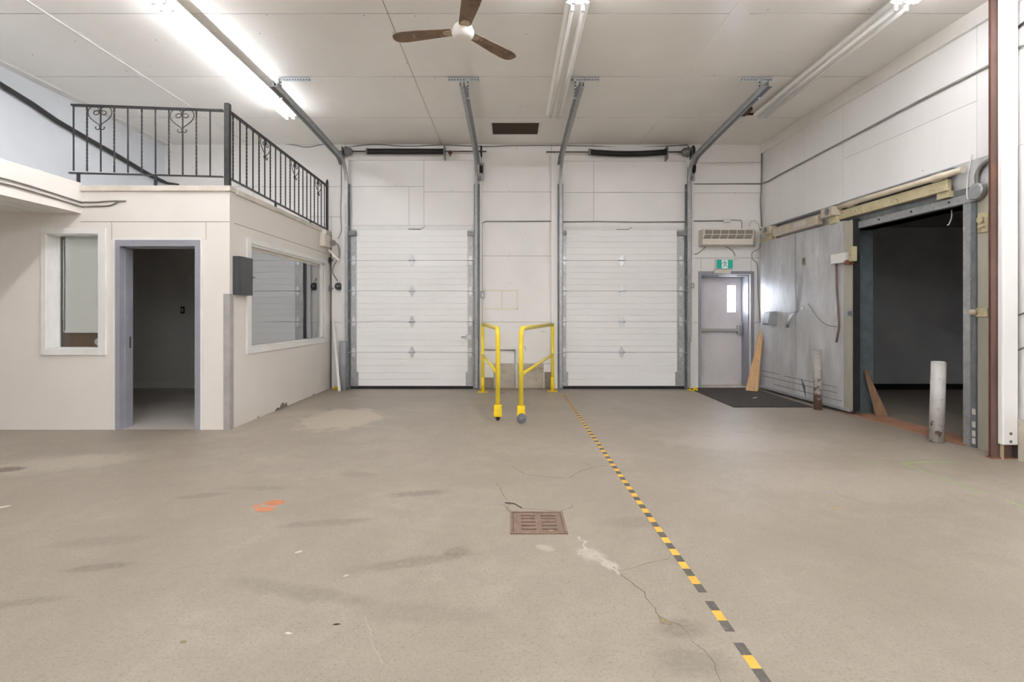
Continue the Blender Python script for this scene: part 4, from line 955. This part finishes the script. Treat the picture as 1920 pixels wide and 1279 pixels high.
MB().box(4.628, 4.775, 4.80, 4.858, .14, ZC).build('board', 'white_post', r, bevel=.012)
MB().cyl((4.7, 4.799, .25), (4.7, 4.796, .25), .014, 10).cyl((4.7, 4.799, .175), (4.7, 4.796, .175), .014, 10).build('bolt_hole', 'cast_grey', r)
o = MB().box(4.655, 4.67, 4.835, 4.858, 0, .138).build('wood_stub', 'wood_cream'); tag(o, 'small wood stub under the white post', 'wood')
for (px, py, px2, py2, lab) in ((1909, 51, 1925, 38, 'dark cable at the far right above the white post'), (1909, 88, 1925, 82, 'pale conduit at the far right edge')):
    conduit([rw(px-4, py+3, .03), rw(px2, py2, .03), rw(px2+40, py2-30, .03)], lab, .012, 'cable_black' if 'dark' in lab else 'conduit', 'cable', 'cable')
for (py, lab) in ((589, 'upper thin cable on the wall right of the white post'), (654, 'lower thin cable on the wall right of the white post')):
    conduit([rw(1908, py+3, .02), rw(1925, py-4, .02), rw(1960, py-16, .02)], lab, .007, 'cable_grey', 'cable', 'cable')
# plywood leaning by exit door
p0 = fl(1410, 727); p0.z = 0
a0, a1 = at(1398, 724, 9.10), at(1421, 727, 8.98); a0.z = a1.z = .003
b0_, b1_ = RW(9.33, 1.30, .19), RW(9.24, 1.33, .155)
b0_ = at(1428, 607, 9.33); b1_ = at(1434, 600, 9.24)
nrm = (a1-a0).cross(b0_-a0).normalized()*.018
o = MB().hexa([a0, a1, a1+nrm, a0+nrm, b0_, b1_, b1_+nrm, b0_+nrm]).build('plywood_board', 'plywood'); tag(o, 'tan plywood board leaning between exit door and sliding door', 'board')
q0, q1 = rw(1614, 762, -.10), rw(1632, 768, -.14)
P = [Vector((4.90, 6.86, .013)), Vector((5.03, 6.80, .013)), Vector((4.86, 6.98, .62)), Vector((4.84, 7.0, .60))]
o = MB().prism(P, (.015, .02, 0)).build('wood_wedge', 'old_wood'); tag(o, 'brown wooden offcut leaning inside the cold room opening', 'board')
o = MB().box(3.27, 4.44, 7.5, 9.42, 0, .012).build('floor_mat', 'mat_black', bevel=.003); tag(o, 'black rubber floor mat in front of the exit door', 'mat')

# ================================================================== CEILING: LIGHTS, FAN, VENT
def strip_light(x, y0, y1, lit, lab):
    r = empty('strip_light', (x, (y0+y1)/2, ZC-.1), lab, 'strip light', 'fluorescent strip lights on the ceiling')
    MB().prism([(x-.12, y0+.02, ZC-.07), (x-.085, y0+.02, ZC-.088), (x+.085, y0+.02, ZC-.088), (x+.12, y0+.02, ZC-.07), (x+.11, y0+.02, ZC-.06), (x+.06, y0+.02, ZC-.001), (x-.06, y0+.02, ZC-.001), (x-.11, y0+.02, ZC-.06)], (0, y1-y0-.04, 0)).build('housing', 'light_white', r)
    for s in (-1, 1):
        MB().cyl((x+s*.052, y0+.05, ZC-.125), (x+s*.052, y1-.05, ZC-.125), .0195, 10).build('tube', ('tube_dimmed' if y1 > 6 else 'tube_lit') if lit else 'tube_off', r)
        for y in (y0+.02, y1-.05): MB().box(x+s*.052-.018, x+s*.052+.018, y, y+.03, ZC-.15, ZC-.085).build('socket', 'light_white', r, bevel=.005)
rowsY = [(4.98, 7.85), (2.05, 4.93), (-.85, 2.05), (-3.8, -.9), (-6.75, -3.85), (-9.7, -6.8)]  # rows behind the camera are unseen, added to light the back wall evenly
names = ('nearest the back wall', 'second from the back wall', 'third from the back wall', 'added behind the camera, fourth from the back wall', 'added behind the camera, fifth from the back wall', 'added behind the camera, sixth from the back wall')
for x, side in ((-3.38, 'left'), (.655, 'middle'), (3.83, 'right')):
    for i, (y0, y1) in enumerate(rowsY):
        lit = i not in (0, 2) or (i == 0 and side == 'left')
        strip_light(x, y0, y1, lit, ('glowing' if lit else 'unlit')+' white strip light %s in the %s row' % (names[i], side))
p = at(1407, 226, 7.75); o = MB().box(p.x-.05, p.x+.01, 7.7, 7.95, ZC-.05, ZC-.002).box(p.x+.01, p.x+.16, 7.93, 7.96, ZC-.03, ZC-.002).build('junction_box', 'rust_dark'); tag(o, 'rusty open junction box at the end of the right unlit strip light', 'junction box')

fx, fy, fz_ = -.46, 4.895, 4.07
r = empty('ceiling_fan', (fx, fy, ZC), 'ceiling fan with three worn brown blades and white hub', 'fan')
MB().lathe([(0, .01), (.012, .07), (.03, .098), (.05, .106), (.056, .108), (.075, .108), (.085, .10), (.12, .09), (.15, .05), (.16, .02)], (fx, fy, fz_-.06), (0, 0, 1), 28).build('motor_hub', 'fan_white', r)
MB().cyl((fx, fy, fz_+.09), (fx, fy, ZC-.02), .013, 10).build('down_rod', 'fan_white', r)
MB().lathe([(-.09, .02), (-.06, .045), (-.01, .06), (0, .06)], (fx, fy, ZC), (0, 0, 1), 18).build('canopy', 'fan_white', r)
def blade(ang):
    mb = MB(); st = [(.11, .058, .056), (.2, .066, .062), (.32, .078, .07), (.45, .09, .078), (.58, .094, .082), (.65, .086, .074), (.69, .06, .05), (.705, .018, .014)]
    pit = math.radians(1); R = Matrix.Rotation(math.radians(ang), 3, 'Z'); rings = []
    for u, wl, wr in st:
        ring = []
        for v, h in ((-wr, 0), (0, .006), (wl, 0), (wl, -.005), (0, -.001), (-wr, -.005)):
            p = Vector((u, v*math.cos(pit), h+v*math.sin(pit)-.02*(u-.1)**2)); ring.append(mb.bm.verts.new(R@p+Vector((fx, fy, fz_+.02))))
        rings.append(ring)
    for A_, B_ in zip(rings, rings[1:]):
        for k in range(6): f = mb.bm.faces.new((A_[k], A_[(k+1) % 6], B_[(k+1) % 6], B_[k])); f.smooth = False
    mb.bm.faces.new(rings[0][::-1]); mb.bm.faces.new(rings[-1])
    bl = mb.build('blade', 'fan_wood', r)
    mb = MB()
    c = [R@Vector((u, v*math.cos(pit), v*math.sin(pit)-.0085))+Vector((fx, fy, fz_+.02)) for u, v in ((.09, -.04), (.09, .04), (.15, .045), (.19, .03), (.2, .0), (.19, -.03), (.15, -.045))]
    mb.prism(c, (0, 0, .004)); mb.build('blade_arm', 'fan_worn', bl)
for a in (170, 46, 283): blade(a)
v0, v1, v2, v3 = -.313, .46, 8.32, 8.87
r = empty('ceiling_vent', ((v0+v1)/2, (v2+v3)/2, ZC-.01), 'dark brown ceiling vent in a pale frame', 'vent')
for b in ((v0-.03, v0, v2-.03, v3+.03), (v1, v1+.03, v2-.03, v3+.03), (v0, v1, v2-.03, v2), (v0, v1, v3, v3+.03)): MB().box(b[0], b[1], b[2], b[3], ZC-.012, ZC-.0005).build('frame', 'trim_white', r)
MB().box(v0, v1, v2, v3, ZC-.004, ZC-.0005).build('mesh_screen', 'vent_brown', r)

# cable on the upper left wall
def lw(px, py, o=.05):
    t = (XL+o)*F/(px-VX); return Vector((XL+o, t, CAMZ-(py-VY)/F*t))
pts = [lw(-60, 118), lw(0, 158), lw(60, 195), lw(105, 226), lw(160, 258), lw(220, 292), lw(270, 322), lw(300, 338)]
o = MB().tube(pts+[Vector((bx(318), YB-.05, bz(345))), Vector((bx(338), YB-.04, bz(347)))], [.035]*8+[.025, .012], 8).build('cable_bundle', 'cable_black'); tag(o, 'thick black cable bundle descending across the upper left wall', 'cable')
for i, (dz, lab, ex) in enumerate(((0, 'upper grey cable strung along the mezzanine fascia', 236), (-.05, 'lower grey cable strung along the mezzanine fascia', 224))):
    pts = [(-5.085, 3.5, 2.72+dz), (-5.085, 4.4, 2.71+dz), (-5.085, 5.2, 2.735+dz), (-5.085, 6.0, 2.70+dz), (-5.05, YO-.015, 2.70+dz), at(180, 379-dz*150, YO-.012), at(205, 377-dz*170, YO-.012), at(ex, 377, YO-.012)]
    o = MB().tube(smooth(pts, 4), .009, 6).build('cable', 'cable_grey'); tag(o, lab, 'cable')

# ================================================================== FLOOR DETAILS
r = empty('floor_drain', ((DX0+DX1)/2, (DY0+DY1)/2, 0), 'rusty square floor drain with two columns of slots', 'drain')
e = .018; zt0 = .004
for b in ((DX0, DX1, DY0, DY0+e), (DX0, DX1, DY1-e, DY1), (DX0, DX0+e, DY0+e, DY1-e), (DX1-e, DX1, DY0+e, DY1-e)): MB().box(b[0], b[1], b[2], b[3], -.05, zt0+.003).build('rim', 'drain_rust', r)
gx0, gx1, gy0, gy1 = DX0+e+.003, DX1-e-.003, DY0+e+.003, DY1-e-.003
W_ = DX1-DX0; H_ = DY1-DY0
sx = [(DX0+W_*.20, DX0+W_*.46), (DX0+W_*.57, DX0+W_*.84)]
sy = [DY0+H_*f for f in (.19, .345, .50, .66, .80)]; st = .0085
mb = MB(); yy = gy0
for y in sy:
    mb.box(gx0, gx1, yy, y-st, -.02, zt0)
    for a, b in ((gx0, sx[0][0]), (sx[0][1], sx[1][0]), (sx[1][1], gx1)): mb.box(a, b, y-st, y+st, -.02, zt0)
    yy = y+st
mb.box(gx0, gx1, yy, gy1, -.02, zt0); mb.build('grate', 'drain_rust', r)
MB().box(DX0, DX1, DY0, DY1, -.12, -.08).build('pit_bottom', 'pit', r)

r = empty('hazard_tape', (.92, 5.3, 0), 'yellow and black striped hazard tape line across the floor', 'tape')
yy = 1.75; k = 0; pitch = .0775
def tx(Y): return .955-(Y-1.9)*.0088
while yy < 8.7:
    y1 = yy+pitch
    gap = 2.07 < yy < 2.2 or 2.43 < yy < 2.49 or 2.92 < yy < 2.96
    if not gap:
        wd = .021
        MB().hexa([(tx(yy)-wd, yy, .0), (tx(yy)+wd, yy, .0), (tx(y1)+wd, y1, .0), (tx(y1)-wd, y1, 0), (tx(yy)-wd, yy, .0012), (tx(yy)+wd, yy, .0012), (tx(y1)+wd, y1, .0012), (tx(y1)-wd, y1, .0012)]).build('stripe', 'tape_yellow' if k % 2 else 'tape_black', r)
    yy = y1; k += 1

def blob(cx, cy, rx, ry, n=18, z=.001, seed=0, jag=.25):
    rnd = random.Random(seed); return [Vector((cx+rx*(1+rnd.uniform(-jag, jag))*math.cos(2*math.pi*k/n), cy+ry*(1+rnd.uniform(-jag, jag))*math.sin(2*math.pi*k/n), 0)) for k in range(n)]
r = empty('orange_paint_mark', fl(506, 948), 'orange spray paint mark on the floor', 'paint mark')
for i, (px, py, rx, ry) in enumerate(((515, 943, .072, .055), (497, 955, .07, .045), (481, 949, .025, .03))):
    c = fl(px, py); MB().prism(blob(c.x, c.y, rx, ry, seed=i, jag=.12), (0, 0, .0012+.0002*i)).build('paint_blob', 'paint_orange', r)
def ribbon(pts, wd, z=.0012, jit=0, seed=1):
    rnd = random.Random(seed); mb = MB(); P = []
    for a, b in zip(pts, pts[1:]):
        n = max(2, int((b-a).length/.05)) if jit else 1
        for j in range(n): P.append(a.lerp(b, j/n)+Vector((rnd.uniform(-jit, jit), rnd.uniform(-jit, jit), 0)))
    P.append(pts[-1]); prev = None; rows_ = []
    for i, p in enumerate(P):
        d = (P[min(i+1, len(P)-1)]-P[max(i-1, 0)]).normalized(); n = Vector((-d.y, d.x, 0)); ww_ = wd*(rnd.uniform(.5, 1.3) if jit else 1)
        rows_.append([mb.bm.verts.new((p.x+n.x*ww_*s, p.y+n.y*ww_*s, zz)) for s, zz in ((-1, 0), (1, 0), (1, z), (-1, z))])
    for A_, B_ in zip(rows_, rows_[1:]):
        for k in range(4): mb.bm.faces.new((A_[k], A_[(k+1) % 4], B_[(k+1) % 4], B_[k]))
    mb.bm.faces.new(rows_[0][::-1]); mb.bm.faces.new(rows_[-1]); return mb
r = empty('lime_chalk_line', fl(1760, 880), 'lime green chalk lines on the floor before the column', 'floor marking')
for i, L_ in enumerate((((1690, 868), (1795, 865)), ((1690, 868), (1755, 892)), ((1762, 895), (1850, 926)), ((1886, 938), (1935, 955)), ((1615, 866), (1665, 866)))):
    ribbon([fl(*q) for q in L_], .0065 if i < 4 else .003).build('chalk_stroke', 'paint_lime', r)
for i, (L_, wd, m) in enumerate((
    (((1148, 1064), (1180, 1090), (1205, 1110), (1222, 1135), (1230, 1150)), .004, 'crack'),
    (((1256, 1165), (1275, 1172), (1300, 1200), (1335, 1240), (1352, 1279)), .0025, 'crack'),
    (((932, 905), (940, 922), (950, 938), (957, 958)), .003, 'crack'), (((940, 945), (950, 951), (955, 960)), .003, 'crack'),
    (((1068, 896), (1090, 882), (1110, 877), (1140, 873)), .004, 'crack'), (((1110, 877), (1095, 868)), .003, 'crack'),
    (((960, 875), (985, 890), (1060, 897)), .003, 'crack'), (((1160, 1070), (1200, 1060), (1255, 1048)), .002, 'crack'),
    (((980, 955), (1010, 955), (1045, 958)), .002, 'crack'), (((1050, 960), (1065, 955), (1074, 946)), .003, 'crack'),
    (((684, 1155), (695, 1200), (718, 1245)), .0013, 'plaster'))):
    ribbon([fl(*q) for q in L_], wd*.62, .0008, .012, i).build('crack', m, FLOOR)
MB().prism([fl(*q) for q in ((1229, 1145), (1237, 1155), (1262, 1168), (1258, 1173), (1238, 1168))][::-1], (0, 0, .0012)).build('crack_fill', 'crack_moss', FLOOR)
for i, L_ in enumerate((((1086, 1008), (1095, 1015), (1097, 1030), (1088, 1040), (1104, 1036)), ((1125, 1044), (1140, 1055), (1148, 1060)), ((1138, 1060), (1150, 1068), (1160, 1078)))):
    ribbon([fl(*q) for q in L_], .010, .0009, .014, 40+i).build('plaster_streak', 'plaster', FLOOR)
pts = [fl(947, 944), fl(953, 944.5), fl(964, 945.5), fl(972, 950), fl(978, 953.5)]
o = MB().tube(smooth([p+Vector((0, 0, .005)) for p in pts], 3), .0035, 6).build('wire_scrap', 'cable_black'); tag(o, 'bent black wire scrap behind the floor drain', 'wire')
bits = ((661, 748, 'white paper shred on the floor before the left overhead door', 'paper', .09, .012), (5, 951, 'white paper shred at the far left of the floor', 'paper', .05, .012), (561, 1035, 'white paint chip near the middle of the floor', 'paper', .022, .01),
        (649, 1080, 'tiny white chip on the stained floor', 'paper', .016, .007), (541, 1188, 'small white chip low on the floor', 'paper', .014, .006), (632, 1171, 'small dark chip low on the floor', 'black_mark', .016, .005), (344, 1204, 'olive leaf scrap low on the left floor', 'crack_moss', .016, .012),
        (1415, 746, 'pale wood splinter on the black mat', 'paper', .09, .014), (1568, 954, 'yellow straw curl right of the tape line', 'straw', .025, .02), (1552, 930, 'yellow straw bit by the tape side floor', 'straw', .03, .01), (1034, 995, 'pale straw bit caught in drain slot', 'straw', .018, .006),
        (1015, 731, 'thin dark scrap before the right yellow barrier', 'black_mark', .06, .01), (942, 737, 'flat dark patch before the left yellow barrier', 'black_mark', .06, .02))
for i, (px, py, lab, m, rx, ry) in enumerate(bits):
    z = .0125 if 'mat' in lab else (.0045 if 'drain slot' in lab else 0)
    c = fl(px, py, z); P = [v+Vector((0, 0, z)) for v in blob(0, 0, rx, ry, 7, seed=70+i, jag=.4)]
    a = random.uniform(-.5, .9); P = [Matrix.Rotation(a, 3, 'Z')@v+Vector((c.x, c.y, 0)) for v in P]
    o = MB().prism(P, (0, 0, .002)).build('floor_scrap', m); tag(o, lab, 'scrap', 'small scraps littering the floor')
